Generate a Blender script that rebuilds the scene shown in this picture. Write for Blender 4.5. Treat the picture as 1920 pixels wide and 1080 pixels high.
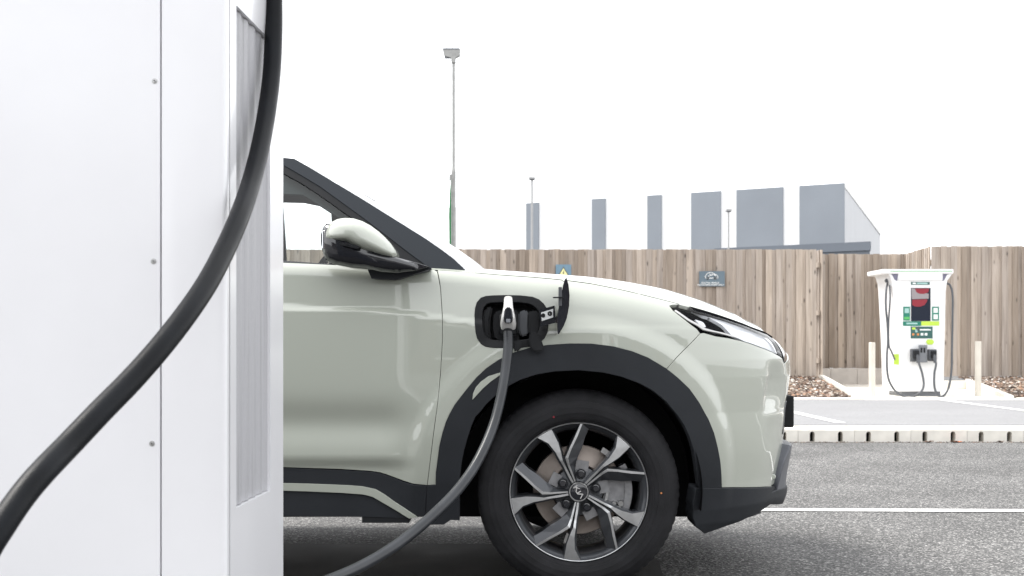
import bpy, bmesh, math, random
import numpy as np
from mathutils import Vector, Matrix
from mathutils.geometry import delaunay_2d_cdt

random.seed(7); rng = np.random.default_rng(7)
for o in list(bpy.data.objects): bpy.data.objects.remove(o)
SC = bpy.context.scene
COL = SC.collection

# ------------------------------------------------------------------ camera, sky, sun, exposure
F = 2560.0          # focal length in pixels of the 1920 px wide photograph
CX, CY = 960.0, 640.0
EYE = 0.84
cam_d = bpy.data.cameras.new('camera'); cam = bpy.data.objects.new('camera', cam_d); COL.objects.link(cam)
cam.location = (0, 0, EYE); cam.rotation_euler = (math.radians(90), 0, 0)
cam_d.sensor_width = 36; cam_d.lens = 36 * F / 1920
cam_d.shift_y = 100 / 1920
cam_d.clip_start = 0.05; cam_d.clip_end = 3000
cam_d.dof.use_dof = True; cam_d.dof.focus_distance = 4.55; cam_d.dof.aperture_fstop = 11
SC.camera = cam

SUN_EL, SUN_AZ = math.radians(56), math.radians(-62)     # azimuth measured from +Y (away from camera) towards +X
sun_dir = Vector((math.cos(SUN_EL) * math.sin(SUN_AZ), math.cos(SUN_EL) * math.cos(SUN_AZ), math.sin(SUN_EL)))
W = bpy.data.worlds.new('World'); SC.world = W; W.use_nodes = True
nt = W.node_tree; nt.nodes.clear()
sky = nt.nodes.new('ShaderNodeTexSky'); sky.sky_type = 'NISHITA'; sky.sun_disc = False
sky.sun_elevation = SUN_EL; sky.sun_rotation = SUN_AZ; sky.dust_density = 1.5; sky.air_density = 1.0; sky.ozone_density = 1.0
hs = nt.nodes.new('ShaderNodeHueSaturation'); hs.inputs['Saturation'].default_value = 0.16; hs.inputs['Value'].default_value = 1.0
nt.links.new(sky.outputs[0], hs.inputs['Color'])
bgn = nt.nodes.new('ShaderNodeBackground'); bgn.inputs['Strength'].default_value = 0.15
# thin bright overcast veil in front of the blue: one even layer with soft cloud structure
tcw = nt.nodes.new('ShaderNodeTexCoord'); nzw = nt.nodes.new('ShaderNodeTexNoise'); nzw.inputs['Scale'].default_value = 2.2; nzw.inputs['Detail'].default_value = 5
crw = nt.nodes.new('ShaderNodeValToRGB'); crw.color_ramp.elements[0].position = 0.3; crw.color_ramp.elements[0].color = (6.6, 6.75, 7.0, 1); crw.color_ramp.elements[1].position = 0.7; crw.color_ramp.elements[1].color = (8.2, 8.2, 8.2, 1)
mxw = nt.nodes.new('ShaderNodeMix'); mxw.data_type = 'RGBA'; mxw.inputs[0].default_value = 0.7
nt.links.new(tcw.outputs['Generated'], nzw.inputs['Vector']); nt.links.new(nzw.outputs['Fac'], crw.inputs['Fac'])
nt.links.new(hs.outputs[0], mxw.inputs[6]); nt.links.new(crw.outputs[0], mxw.inputs[7]); nt.links.new(mxw.outputs[2], bgn.inputs['Color'])
wo = nt.nodes.new('ShaderNodeOutputWorld'); nt.links.new(bgn.outputs[0], wo.inputs['Surface'])
sd = bpy.data.lights.new('sun', 'SUN'); sd.energy = 2.0; sd.angle = math.radians(24); sd.color = (1.0, 0.965, 0.91)
so = bpy.data.objects.new('sun', sd); COL.objects.link(so); so.rotation_euler = sun_dir.to_track_quat('Z', 'Y').to_euler(); so.location = (-6, 3, 9)
SC.view_settings.view_transform = 'Standard'; SC.view_settings.look = 'None'; SC.view_settings.gamma = 1
SC.view_settings.use_curve_mapping = False
SC.view_settings.exposure = 1.05
SC.render.engine = 'CYCLES'
SC.cycles.max_bounces = 8; SC.cycles.transparent_max_bounces = 12; SC.cycles.use_denoising = True

# ------------------------------------------------------------------ materials
def new_mat(name):
    m = bpy.data.materials.new(name); m.use_nodes = True
    return m, m.node_tree, m.node_tree.nodes['Principled BSDF']
def mat(name, col, rough=0.5, metal=0.0, coat=0.0, var=0.0, vscale=8.0, bump=0.0, bscale=200.0, spec=None, coat_rough=0.03):
    m, t, p = new_mat(name)
    p.inputs['Base Color'].default_value = (*col, 1); p.inputs['Roughness'].default_value = rough
    p.inputs['Metallic'].default_value = metal; p.inputs['Coat Weight'].default_value = coat
    p.inputs['Coat Roughness'].default_value = coat_rough
    if spec is not None: p.inputs['Specular IOR Level'].default_value = spec
    tc = t.nodes.new('ShaderNodeTexCoord')
    if var:
        n = t.nodes.new('ShaderNodeTexNoise'); n.inputs['Scale'].default_value = vscale; n.inputs['Detail'].default_value = 6
        t.links.new(tc.outputs['Object'], n.inputs['Vector'])
        r = t.nodes.new('ShaderNodeValToRGB')
        r.color_ramp.elements[0].position = 0.3; r.color_ramp.elements[1].position = 0.7
        r.color_ramp.elements[0].color = (*[c * (1 - var) for c in col], 1); r.color_ramp.elements[1].color = (*[min(1, c * (1 + var)) for c in col], 1)
        t.links.new(n.outputs['Fac'], r.inputs['Fac']); t.links.new(r.outputs[0], p.inputs['Base Color'])
        mr = t.nodes.new('ShaderNodeMapRange'); mr.inputs[3].default_value = max(0.02, rough * (1 - var)); mr.inputs[4].default_value = min(1, rough * (1 + var))
        t.links.new(n.outputs['Fac'], mr.inputs[0]); t.links.new(mr.outputs[0], p.inputs['Roughness'])
    if bump:
        n2 = t.nodes.new('ShaderNodeTexNoise'); n2.inputs['Scale'].default_value = bscale; n2.inputs['Detail'].default_value = 3
        t.links.new(tc.outputs['Object'], n2.inputs['Vector'])
        b = t.nodes.new('ShaderNodeBump'); b.inputs['Strength'].default_value = bump; b.inputs['Distance'].default_value = 0.002
        t.links.new(n2.outputs['Fac'], b.inputs['Height']); t.links.new(b.outputs[0], p.inputs['Normal'])
    return m

M = {}
def paint():
    m, t, p = new_mat('car_paint')
    p.inputs['Base Color'].default_value = (0.44, 0.465, 0.405, 1); p.inputs['Roughness'].default_value = 0.38
    p.inputs['Metallic'].default_value = 0.0; p.inputs['Coat Weight'].default_value = 1.0; p.inputs['Coat Roughness'].default_value = 0.02
    p.inputs['Coat IOR'].default_value = 1.75
    tc = t.nodes.new('ShaderNodeTexCoord'); n = t.nodes.new('ShaderNodeTexNoise'); n.inputs['Scale'].default_value = 3.0
    n.inputs['Detail'].default_value = 2
    b = t.nodes.new('ShaderNodeBump'); b.inputs['Strength'].default_value = 0.08; b.inputs['Distance'].default_value = 0.004
    t.links.new(tc.outputs['Object'], n.inputs['Vector']); t.links.new(n.outputs['Fac'], b.inputs['Height'])
    t.links.new(b.outputs[0], p.inputs['Coat Normal'])
    return m
M['paint'] = paint()
M['clad'] = mat('black_cladding', (0.026, 0.0285, 0.033), 0.6, spec=.2, var=0.12, vscale=5, bump=0.25, bscale=900)
M['black'] = mat('matt_black_plastic', (0.012, 0.013, 0.015), 0.6, spec=.25, var=0.2)
M['cable'] = mat('cable_sheath', (0.006, 0.007, 0.009), 0.38, spec=.13, var=0.35, vscale=14, bump=.25, bscale=500)
M['cable_g'] = mat('grey_cable_sheath', (0.022, 0.025, 0.03), 0.3, spec=.45, var=0.25, vscale=12)
M['rubber'] = mat('dark_rubber', (0.014, 0.015, 0.017), 0.5, spec=.25, var=0.2, vscale=20)
M['tyre'] = mat('tyre_rubber', (0.020, 0.020, 0.022), 0.72, spec=.2, var=0.3, vscale=14, bump=0.4, bscale=260)
M['gloss'] = mat('gloss_black', (0.012, 0.013, 0.018), 0.12, coat=1.0)
M['pillar'] = mat('pillar_black', (0.014, 0.019, 0.026), 0.35, spec=.3, coat=0.08, coat_rough=0.15)
M['caliper'] = mat('caliper_alloy', (0.30, 0.30, 0.31), 0.45, 0.6, var=0.15, vscale=60)
M['barrel'] = mat('rim_barrel_alloy', (0.16, 0.16, 0.17), 0.35, 0.8, var=0.15, vscale=12)
M['mach'] = mat('machined_alloy', (0.66, 0.67, 0.68), 0.34, 1.0, var=0.12, vscale=30)
M['dalloy'] = mat('dark_painted_alloy', (0.07, 0.074, 0.082), 0.4, 0.6, coat=0.4, var=0.1)
M['steel'] = mat('brushed_steel', (0.5, 0.5, 0.5), 0.35, 1.0, var=0.2, vscale=40)
M['disc'] = mat('brake_disc_steel', (0.34, 0.295, 0.265), 0.45, 0.7, var=0.12, vscale=25)
M['dark'] = mat('near_black', (0.006, 0.006, 0.007), 0.6, spec=.15)
M['seal'] = mat('black_rubber_seal', (0.006, 0.006, 0.007), 0.9, spec=0.0)
M['insert'] = mat('grey_bumper_insert', (0.10, 0.105, 0.12), 0.45, spec=.3)
M['seatm'] = mat('grey_seat_cloth', (0.05, 0.055, 0.06), 0.9, bump=0.4, bscale=400)
M['visor'] = mat('grey_visor_cloth', (0.10, 0.12, 0.12), 0.9)
M['chrome'] = mat('chrome', (0.8, 0.8, 0.82), 0.1, 1.0)
M['silver'] = mat('silver_plastic', (0.62, 0.61, 0.6), 0.3, 0.3, coat=0.5)
M['white_ch'] = mat('charger_white', (0.84, 0.84, 0.865), 0.32, coat=0.5, var=0.035, vscale=2.6, coat_rough=0.12, bump=0.06, bscale=3)
M['white_bg'] = mat('charger_gloss_white', (0.84, 0.84, 0.84), 0.35, var=0.03, vscale=3)
M['grey_trim'] = mat('grey_purple_trim', (0.17, 0.165, 0.23), 0.5, var=0.1)
M['dgrey'] = mat('dark_grey_plastic', (0.08, 0.085, 0.095), 0.5, var=0.15)
M['mgrey'] = mat('mid_grey_plastic', (0.20, 0.21, 0.23), 0.5, var=0.1)
M['green_d'] = mat('deep_green_vinyl', (0.015, 0.19, 0.13), 0.4, var=0.1)
M['green_m'] = mat('mid_green_vinyl', (0.10, 0.45, 0.12), 0.4)
M['lime'] = mat('lime_vinyl', (0.50, 0.70, 0.08), 0.4, var=0.08)
M['slate'] = mat('slate_vinyl', (0.035, 0.11, 0.10), 0.4)
M['wvinyl'] = mat('white_vinyl', (0.8, 0.82, 0.82), 0.4)
M['pale'] = mat('pale_vinyl', (0.35, 0.55, 0.52), 0.4)
M['orange'] = mat('orange_vinyl', (0.65, 0.25, 0.08), 0.4)
M['redv'] = mat('red_reflection_and_dot', (0.26, 0.02, 0.035), 0.35)
M['greyv'] = mat('grey_screen_reflection', (0.30, 0.27, 0.28), 0.35)
M['screen'] = mat('dark_screen', (0.02, 0.025, 0.04), 0.1, coat=0.6)
M['sign_b'] = mat('grey_blue_sign', (0.13, 0.18, 0.22), 0.45, var=0.06)
M['sign_b2'] = mat('blue_sign', (0.16, 0.27, 0.36), 0.45, var=0.06)
M['yellow'] = mat('pale_yellow_vinyl', (0.88, 0.86, 0.42), 0.4)
M['galv'] = mat('galvanised_steel', (0.36, 0.36, 0.35), 0.5, 0.4, var=0.15, vscale=6)
M['wmetal'] = mat('white_painted_metal', (0.78, 0.78, 0.76), 0.45, var=0.05)
M['pale_m'] = mat('pale_grey_metal', (0.42, 0.42, 0.42), 0.5, var=.05)
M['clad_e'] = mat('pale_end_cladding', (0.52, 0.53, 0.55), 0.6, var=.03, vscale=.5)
M['clad_w'] = mat('white_wall_cladding', (0.88, 0.88, 0.88), 0.6, var=0.02, vscale=0.5)
M['clad_g'] = mat('grey_wall_cladding', (0.26, 0.285, 0.32), 0.6, var=0.05, vscale=0.3)
M['clad_d'] = mat('dark_grey_fascia', (0.15, 0.17, 0.20), 0.6, var=0.05, vscale=0.3)
M['flag'] = mat('green_banner_cloth', (0.02, 0.20, 0.06), 0.8, var=0.15)
M['boll'] = mat('bollard_cream', (0.66, 0.62, 0.55), 0.4, 0.15, var=0.08, vscale=6)

def glass(name, tint=(0.75, 0.82, 0.80), trans=0.7, rough=0.0, ior=1.5):
    m = bpy.data.materials.new(name); m.use_nodes = True; t = m.node_tree; t.nodes.clear()
    o = t.nodes.new('ShaderNodeOutputMaterial'); mx = t.nodes.new('ShaderNodeMixShader')
    fr = t.nodes.new('ShaderNodeFresnel'); fr.inputs['IOR'].default_value = ior
    tr = t.nodes.new('ShaderNodeBsdfTransparent'); tr.inputs['Color'].default_value = (*[c * trans for c in tint], 1)
    gl = t.nodes.new('ShaderNodeBsdfGlossy'); gl.inputs['Roughness'].default_value = rough; gl.inputs['Color'].default_value = (1, 1, 1, 1)
    t.links.new(fr.outputs[0], mx.inputs[0]); t.links.new(tr.outputs[0], mx.inputs[1]); t.links.new(gl.outputs[0], mx.inputs[2])
    t.links.new(mx.outputs[0], o.inputs['Surface']); return m
M['glass'] = glass('tinted_window_glass', (0.90, 0.94, 0.93), 0.97)
M['wglass'] = glass('windscreen_glass', (0.92, 0.95, 0.94), 0.95, ior=2.3)
M['lens'] = glass('headlight_lens', (1, 1, 1), 0.99, ior=1.12)

def asphalt(name, dark, light, speck, scale=260.0, stain=0.12):
    m, t, p = new_mat(name); L = t.links.new
    tc = t.nodes.new('ShaderNodeTexCoord')
    v = t.nodes.new('ShaderNodeTexVoronoi'); v.inputs['Scale'].default_value = scale; L(tc.outputs['Object'], v.inputs['Vector'])
    v2 = t.nodes.new('ShaderNodeTexVoronoi'); v2.inputs['Scale'].default_value = scale * 0.55; L(tc.outputs['Object'], v2.inputs['Vector'])
    r = t.nodes.new('ShaderNodeValToRGB'); e = r.color_ramp.elements
    sep = t.nodes.new('ShaderNodeSeparateColor'); L(v.outputs['Color'], sep.inputs[0])
    e[0].position = 0.0; e[0].color = (*dark, 1); e[1].position = 1.0; e[1].color = (*speck, 1)
    x = e.new(0.45); x.color = (*[(a + b) / 2 for a, b in zip(dark, light)], 1); x = e.new(0.8); x.color = (*light, 1)
    L(sep.outputs[0], r.inputs['Fac'])
    n = t.nodes.new('ShaderNodeTexNoise'); n.inputs['Scale'].default_value = 1.3; n.inputs['Detail'].default_value = 8; L(tc.outputs['Object'], n.inputs['Vector'])
    mr = t.nodes.new('ShaderNodeMapRange'); mr.inputs[1].default_value = 0.3; mr.inputs[2].default_value = 0.7
    mr.inputs[3].default_value = 1 - stain; mr.inputs[4].default_value = 1 + stain; L(n.outputs['Fac'], mr.inputs[0])
    mx = t.nodes.new('ShaderNodeMix'); mx.data_type = 'RGBA'; mx.blend_type = 'MULTIPLY'; mx.inputs[0].default_value = 1
    L(r.outputs[0], mx.inputs[6]); L(mr.outputs[0], mx.inputs[7]); L(mx.outputs[2], p.inputs['Base Color'])
    p.inputs['Roughness'].default_value = 0.85
    b = t.nodes.new('ShaderNodeBump'); b.inputs['Strength'].default_value = 0.9; b.inputs['Distance'].default_value = 0.004
    L(v2.outputs['Distance'], b.inputs['Height']); L(b.outputs[0], p.inputs['Normal'])
    return m
M['asphalt'] = asphalt('asphalt', (0.025, 0.025, 0.026), (0.128, 0.126, 0.123), (0.40, 0.39, 0.38), 140, 0.25)
M['bay'] = asphalt('pale_bay_surface', (0.20, 0.20, 0.21), (0.245, 0.245, 0.25), (0.31, 0.31, 0.31), 120, 0.05)
M['concrete'] = mat('pale_concrete', (0.74, 0.71, 0.65), 0.85, var=0.1, vscale=7, bump=0.4, bscale=120)
M['concrete2'] = mat('grey_concrete', (0.55, 0.52, 0.49), 0.9, var=0.12, vscale=5, bump=0.5, bscale=90)
M['lpaint'] = mat('white_road_paint', (0.70, 0.70, 0.69), 0.7, var=0.28, vscale=22, bump=0.5, bscale=300)
M['soil'] = mat('brown_soil', (0.10, 0.075, 0.055), 0.95, var=0.3, vscale=20)

def wood():
    m, t, p = new_mat('weathered_fence_wood'); L = t.links.new
    tc = t.nodes.new('ShaderNodeTexCoord'); oi = t.nodes.new('ShaderNodeObjectInfo')
    cmb = t.nodes.new('ShaderNodeCombineXYZ'); mu = t.nodes.new('ShaderNodeMath'); mu.operation = 'MULTIPLY'; mu.inputs[1].default_value = 57.0
    L(oi.outputs['Random'], mu.inputs[0]); L(mu.outputs[0], cmb.inputs[2]); L(mu.outputs[0], cmb.inputs[0])
    ad = t.nodes.new('ShaderNodeVectorMath'); ad.operation = 'ADD'; L(tc.outputs['Object'], ad.inputs[0]); L(cmb.outputs[0], ad.inputs[1])
    mp = t.nodes.new('ShaderNodeMapping'); mp.inputs['Scale'].default_value = (22, 22, 1.3); L(ad.outputs[0], mp.inputs['Vector'])
    n = t.nodes.new('ShaderNodeTexNoise'); n.inputs['Scale'].default_value = 1.0; n.inputs['Detail'].default_value = 8; n.inputs['Distortion'].default_value = 0.8
    L(mp.outputs[0], n.inputs['Vector'])
    r = t.nodes.new('ShaderNodeValToRGB'); e = r.color_ramp.elements
    e[0].position = 0.25; e[0].color = (0.29, 0.25, 0.215, 1); e[1].position = 0.75; e[1].color = (0.49, 0.435, 0.385, 1)
    x = e.new(0.5); x.color = (0.40, 0.345, 0.295, 1); L(n.outputs['Fac'], r.inputs['Fac'])
    r2 = t.nodes.new('ShaderNodeValToRGB'); e = r2.color_ramp.elements
    e[0].color = (0.74, 0.70, 0.66, 1); e[1].color = (1.22, 1.19, 1.15, 1); x = e.new(0.5); x.color = (0.98, 0.98, 1.0, 1)
    L(oi.outputs['Random'], r2.inputs['Fac'])
    mx = t.nodes.new('ShaderNodeMix'); mx.data_type = 'RGBA'; mx.blend_type = 'MULTIPLY'; mx.inputs[0].default_value = 1
    L(r.outputs[0], mx.inputs[6]); L(r2.outputs[0], mx.inputs[7])
    # knots
    mp2 = t.nodes.new('ShaderNodeMapping'); mp2.inputs['Scale'].default_value = (9, 9, 3.2); L(ad.outputs[0], mp2.inputs['Vector'])
    v = t.nodes.new('ShaderNodeTexVoronoi'); v.inputs['Scale'].default_value = 1.0; L(mp2.outputs[0], v.inputs['Vector'])
    kr = t.nodes.new('ShaderNodeMapRange'); kr.inputs[1].default_value = 0.05; kr.inputs[2].default_value = 0.17; kr.inputs[3].default_value = 0.35; kr.inputs[4].default_value = 1.0
    L(v.outputs['Distance'], kr.inputs[0])
    mx2 = t.nodes.new('ShaderNodeMix'); mx2.data_type = 'RGBA'; mx2.blend_type = 'MULTIPLY'; mx2.inputs[0].default_value = 1
    L(mx.outputs[2], mx2.inputs[6]); L(kr.outputs[0], mx2.inputs[7]); L(mx2.outputs[2], p.inputs['Base Color'])
    p.inputs['Roughness'].default_value = 0.85
    b = t.nodes.new('ShaderNodeBump'); b.inputs['Strength'].default_value = 0.5; b.inputs['Distance'].default_value = 0.004
    L(n.outputs['Fac'], b.inputs['Height']); L(b.outputs[0], p.inputs['Normal'])
    return m
M['wood'] = wood()

def stones():
    m, t, p = new_mat('mixed_stone_chips'); L = t.links.new
    g = t.nodes.new('ShaderNodeNewGeometry'); r = t.nodes.new('ShaderNodeValToRGB'); r.color_ramp.interpolation = 'CONSTANT'
    e = r.color_ramp.elements; e[0].color = (0.06, 0.04, 0.03, 1); e[1].position = 0.35; e[1].color = (0.17, 0.12, 0.09, 1)
    for pos, c in ((0.55, (0.30, 0.24, 0.19, 1)), (0.68, (0.45, 0.40, 0.35, 1)), (0.74, (0.20, 0.14, 0.11, 1)), (0.88, (0.34, 0.2, 0.13, 1)), (0.94, (0.62, 0.58, 0.54, 1))):
        x = e.new(pos); x.color = c
    L(g.outputs['Random Per Island'], r.inputs['Fac']); L(r.outputs[0], p.inputs['Base Color']); p.inputs['Roughness'].default_value = 0.9
    return m
M['stones'] = stones()

def mesh_grille():
    m, t, p = new_mat('perforated_white_sheet'); L = t.links.new
    tc = t.nodes.new('ShaderNodeTexCoord')
    mp = t.nodes.new('ShaderNodeMapping'); mp.inputs['Scale'].default_value = (0.0, 450, 450); L(tc.outputs['Object'], mp.inputs['Vector'])
    v = t.nodes.new('ShaderNodeTexVoronoi'); v.inputs['Scale'].default_value = 1.0; v.inputs['Randomness'].default_value = 0.0; L(mp.outputs[0], v.inputs['Vector'])
    r = t.nodes.new('ShaderNodeValToRGB'); e = r.color_ramp.elements; e[0].position = 0.28; e[0].color = (0.22, 0.22, 0.24, 1); e[1].position = 0.40; e[1].color = (0.50, 0.50, 0.52, 1)
    L(v.outputs['Distance'], r.inputs['Fac'])
    n = t.nodes.new('ShaderNodeTexNoise'); n.inputs['Scale'].default_value = 1.0; n.inputs['Detail'].default_value = 6
    mp3 = t.nodes.new('ShaderNodeMapping'); mp3.inputs['Scale'].default_value = (110, 110, 1.6); L(tc.outputs['Object'], mp3.inputs['Vector']); L(mp3.outputs[0], n.inputs['Vector'])
    r3 = t.nodes.new('ShaderNodeMapRange'); r3.inputs[1].default_value = 0.25; r3.inputs[2].default_value = 0.42; r3.inputs[3].default_value = 0.45; r3.inputs[4].default_value = 1.0; L(n.outputs['Fac'], r3.inputs[0])
    mx = t.nodes.new('ShaderNodeMix'); mx.data_type = 'RGBA'; mx.blend_type = 'MULTIPLY'; mx.inputs[0].default_value = 1
    L(r.outputs[0], mx.inputs[6]); L(r3.outputs[0], mx.inputs[7]); L(mx.outputs[2], p.inputs['Base Color']); p.inputs['Roughness'].default_value = 0.5
    return m
M['grille'] = mesh_grille()

# ------------------------------------------------------------------ object helpers
def link(name, me, parent=None, loc=None):
    o = bpy.data.objects.new(name, me); COL.objects.link(o)
    if loc is not None: o.location = loc
    if parent is not None:
        o.parent = parent
        if me is not None and parent.get('_base') is not None: pass
    return o
def mk(name, verts, faces, m, parent=None, smooth=False, normals=None, mids=None, loc=None, auto=None):
    me = bpy.data.meshes.new(name)
    me.from_pydata([tuple(map(float, v)) for v in verts], [], [tuple(map(int, f)) for f in faces])
    ms = m if isinstance(m, (list, tuple)) else [m]
    for x in ms: me.materials.append(x)
    if mids is not None: me.polygons.foreach_set('material_index', list(mids))
    if smooth: me.polygons.foreach_set('use_smooth', [True] * len(me.polygons))
    me.update()
    if normals is not None: me.normals_split_custom_set_from_vertices([tuple(map(float, n)) for n in normals])
    elif auto: me.set_sharp_from_angle(angle=math.radians(auto))
    return link(name, me, parent, loc)
def thing(name, label, cat, loc=(0, 0, 0), rz=0, group=None):
    o = bpy.data.objects.new(name, None); COL.objects.link(o); o.location = loc; o.rotation_euler = (0, 0, rz)
    o.empty_display_size = 0.1
    o['label'] = label; o['category'] = cat
    if group: o['group'] = group
    return o
def tag(o, label, cat, group=None):
    o['label'] = label; o['category'] = cat
    if group: o['group'] = group
    return o
def setting(o, kind='structure'): o['kind'] = kind; return o

class MB:
    def __init__(s): s.v = []; s.f = []; s.m = []
    def add(s, vs, fs, mi=0):
        b = len(s.v); s.v += [tuple(v) for v in vs]; s.f += [tuple(i + b for i in f) for f in fs]; s.m += [mi] * len(fs)
    def box(s, x0, x1, y0, y1, z0, z1, mi=0, bev=0.0):
        if bev > 0:
            bm = bmesh.new(); bmesh.ops.create_cube(bm, size=1)
            for v in bm.verts: v.co = Vector(((x0 + x1) / 2 + v.co.x * (x1 - x0), (y0 + y1) / 2 + v.co.y * (y1 - y0), (z0 + z1) / 2 + v.co.z * (z1 - z0)))
            bmesh.ops.bevel(bm, geom=list(bm.edges), offset=bev, segments=2, affect='EDGES', profile=0.5)
            bm.verts.index_update()
            s.add([v.co[:] for v in bm.verts], [[v.index for v in f.verts] for f in bm.faces], mi); bm.free(); return
        vs = [(x, y, z) for z in (z0, z1) for y in (y0, y1) for x in (x0, x1)]
        s.add(vs, [(0, 2, 3, 1), (4, 5, 7, 6), (0, 1, 5, 4), (2, 6, 7, 3), (0, 4, 6, 2), (1, 3, 7, 5)], mi)
    def prism(s, poly, y0, y1, mi=0, side_mi=None):        # poly in (x, z), extruded in y
        n = len(poly)
        area = sum(poly[i][0] * poly[(i + 1) % n][1] - poly[(i + 1) % n][0] * poly[i][1] for i in range(n))
        if area < 0: poly = poly[::-1]
        s.add([(x, y0, z) for x, z in poly], [tuple(range(n))], mi)
        s.add([(x, y1, z) for x, z in poly], [tuple(range(n))[::-1]], mi)
        s.add([(x, y0, z) for x, z in poly] + [(x, y1, z) for x, z in poly],
              [(i, i + n, (i + 1) % n + n, (i + 1) % n) for i in range(n)], mi if side_mi is None else side_mi)
    def build(s, name, m, parent=None, smooth=False, auto=30, loc=None):
        return mk(name, s.v, s.f, m, parent, smooth, None, s.m, loc, auto if smooth else None)

def catmull(pts, n=10):
    P = [Vector(p) for p in pts]; P = [P[0] * 2 - P[1]] + P + [P[-1] * 2 - P[-2]]; out = []
    for i in range(1, len(P) - 2):
        for k in range(n):
            t = k / n
            out.append(0.5 * ((2 * P[i]) + (P[i + 1] - P[i - 1]) * t + (2 * P[i - 1] - 5 * P[i] + 4 * P[i + 1] - P[i + 2]) * t * t + (3 * P[i] - P[i - 1] - 3 * P[i + 1] + P[i + 2]) * t ** 3))
    out.append(P[-2]); return out
def tube(mb, pts, r, seg=12, mi=0, cap=True):
    P = [Vector(p) for p in pts]; n = len(P); rs = r if isinstance(r, (list, tuple)) else [r] * n
    T = [(P[min(i + 1, n - 1)] - P[max(i - 1, 0)]).normalized() for i in range(n)]
    up = T[0].orthogonal().normalized(); vs = []
    for i in range(n):
        up = (up - T[i] * up.dot(T[i])).normalized(); sd_ = T[i].cross(up)
        for k in range(seg):
            a = 2 * math.pi * k / seg; vs.append(P[i] + (up * math.cos(a) + sd_ * math.sin(a)) * rs[i])
    fs = [(i * seg + k, i * seg + (k + 1) % seg, (i + 1) * seg + (k + 1) % seg, (i + 1) * seg + k) for i in range(n - 1) for k in range(seg)]
    if cap: fs += [tuple(range(seg))[::-1], tuple(range((n - 1) * seg, n * seg))]
    mb.add(vs, fs, mi)
def lathe(mb, prof, seg=64, mi=0, c=(0, 0, 0), mod=None):    # prof: (radius, y) around the Y axis
    vs = []; n = len(prof)
    for k in range(seg):
        a = 2 * math.pi * k / seg
        for j, (r, y) in enumerate(prof):
            rr = r if mod is None else mod(j, k, r)
            vs.append((c[0] + rr * math.cos(a), c[1] + y, c[2] + rr * math.sin(a)))
    mis = mi if isinstance(mi, (list, tuple)) else None
    for j in range(n - 1):
        fs = [(k * n + j, ((k + 1) % seg) * n + j, ((k + 1) % seg) * n + j + 1, k * n + j + 1) for k in range(seg)]
        if j == 0: b = len(mb.v); mb.v += vs
        mb.f += [tuple(i + b for i in f) for f in fs]; mb.m += [mis[j] if mis else mi] * len(fs)

def at(px, py, d):                       # pixel of the photograph + distance -> point in the place
    return Vector(((px - CX) / F * d, d, EYE - (py - CY) / F * d))

# ------------------------------------------------------------------ large structure: ground
def sheet(name, x0, x1, y0, y1, z, m, parent=None):
    return mk(name, [(x0, y0, z), (x1, y0, z), (x1, y1, z), (x0, y1, z)], [(0, 1, 2, 3)], m, parent)
BAYZ = 0.105
road = setting(sheet('road', -600, 600, -600, 1400, 0.0, M['asphalt']))
ln = setting(mk('road_marking', [(-30, 6.80 + .55, .004), (30, 6.80 - 1.4, .004), (30, 6.91 - 1.4, .004), (-30, 6.91 + .55, .004)], [(0, 1, 2, 3)], M['lpaint']))
ln.location = (0, 0.40, 0)
M['dark_patch'] = mat('smooth_dark_ground', (0.028, 0.027, 0.026), 0.8, var=.35, vscale=4, bump=.5, bscale=350)
_e = [(-6 + .12 * i, 5.64 + random.uniform(-.02, .02)) for i in range(55)]
setting(mk('dark_ground_patch', [(x, y, .004) for x, y in _e] + [(.56, 5.2, .004), (.52, 4.6, .004), (.5, 2.0, .004), (-6, 2.0, .004)], [tuple(range(len(_e) + 4))[::-1]], M['dark_patch']))  # smooth patch on the asphalt, darker than the road around it
# raised parking bays behind the kerb
bay = setting(mk('parking_bay', [(-40, 11.98, BAYZ), (40, 11.98, BAYZ), (40, 17.15, BAYZ), (-40, 17.15, BAYZ)], [(0, 1, 2, 3)], M['bay']))
lm = MB()
for x in (-7.1, -4.6, -2.1, 0.4, 2.9, 5.42, 7.9, 10.4):
    lm.add([(x, 12.3, .004), (x + .11, 12.3, .004), (x + .0, 17.1, .004), (x - .11, 17.1, .004)], [(0, 1, 2, 3)])
setting(lm.build('bay_marking', M['lpaint'], None, loc=(0, 0, BAYZ)))
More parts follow.
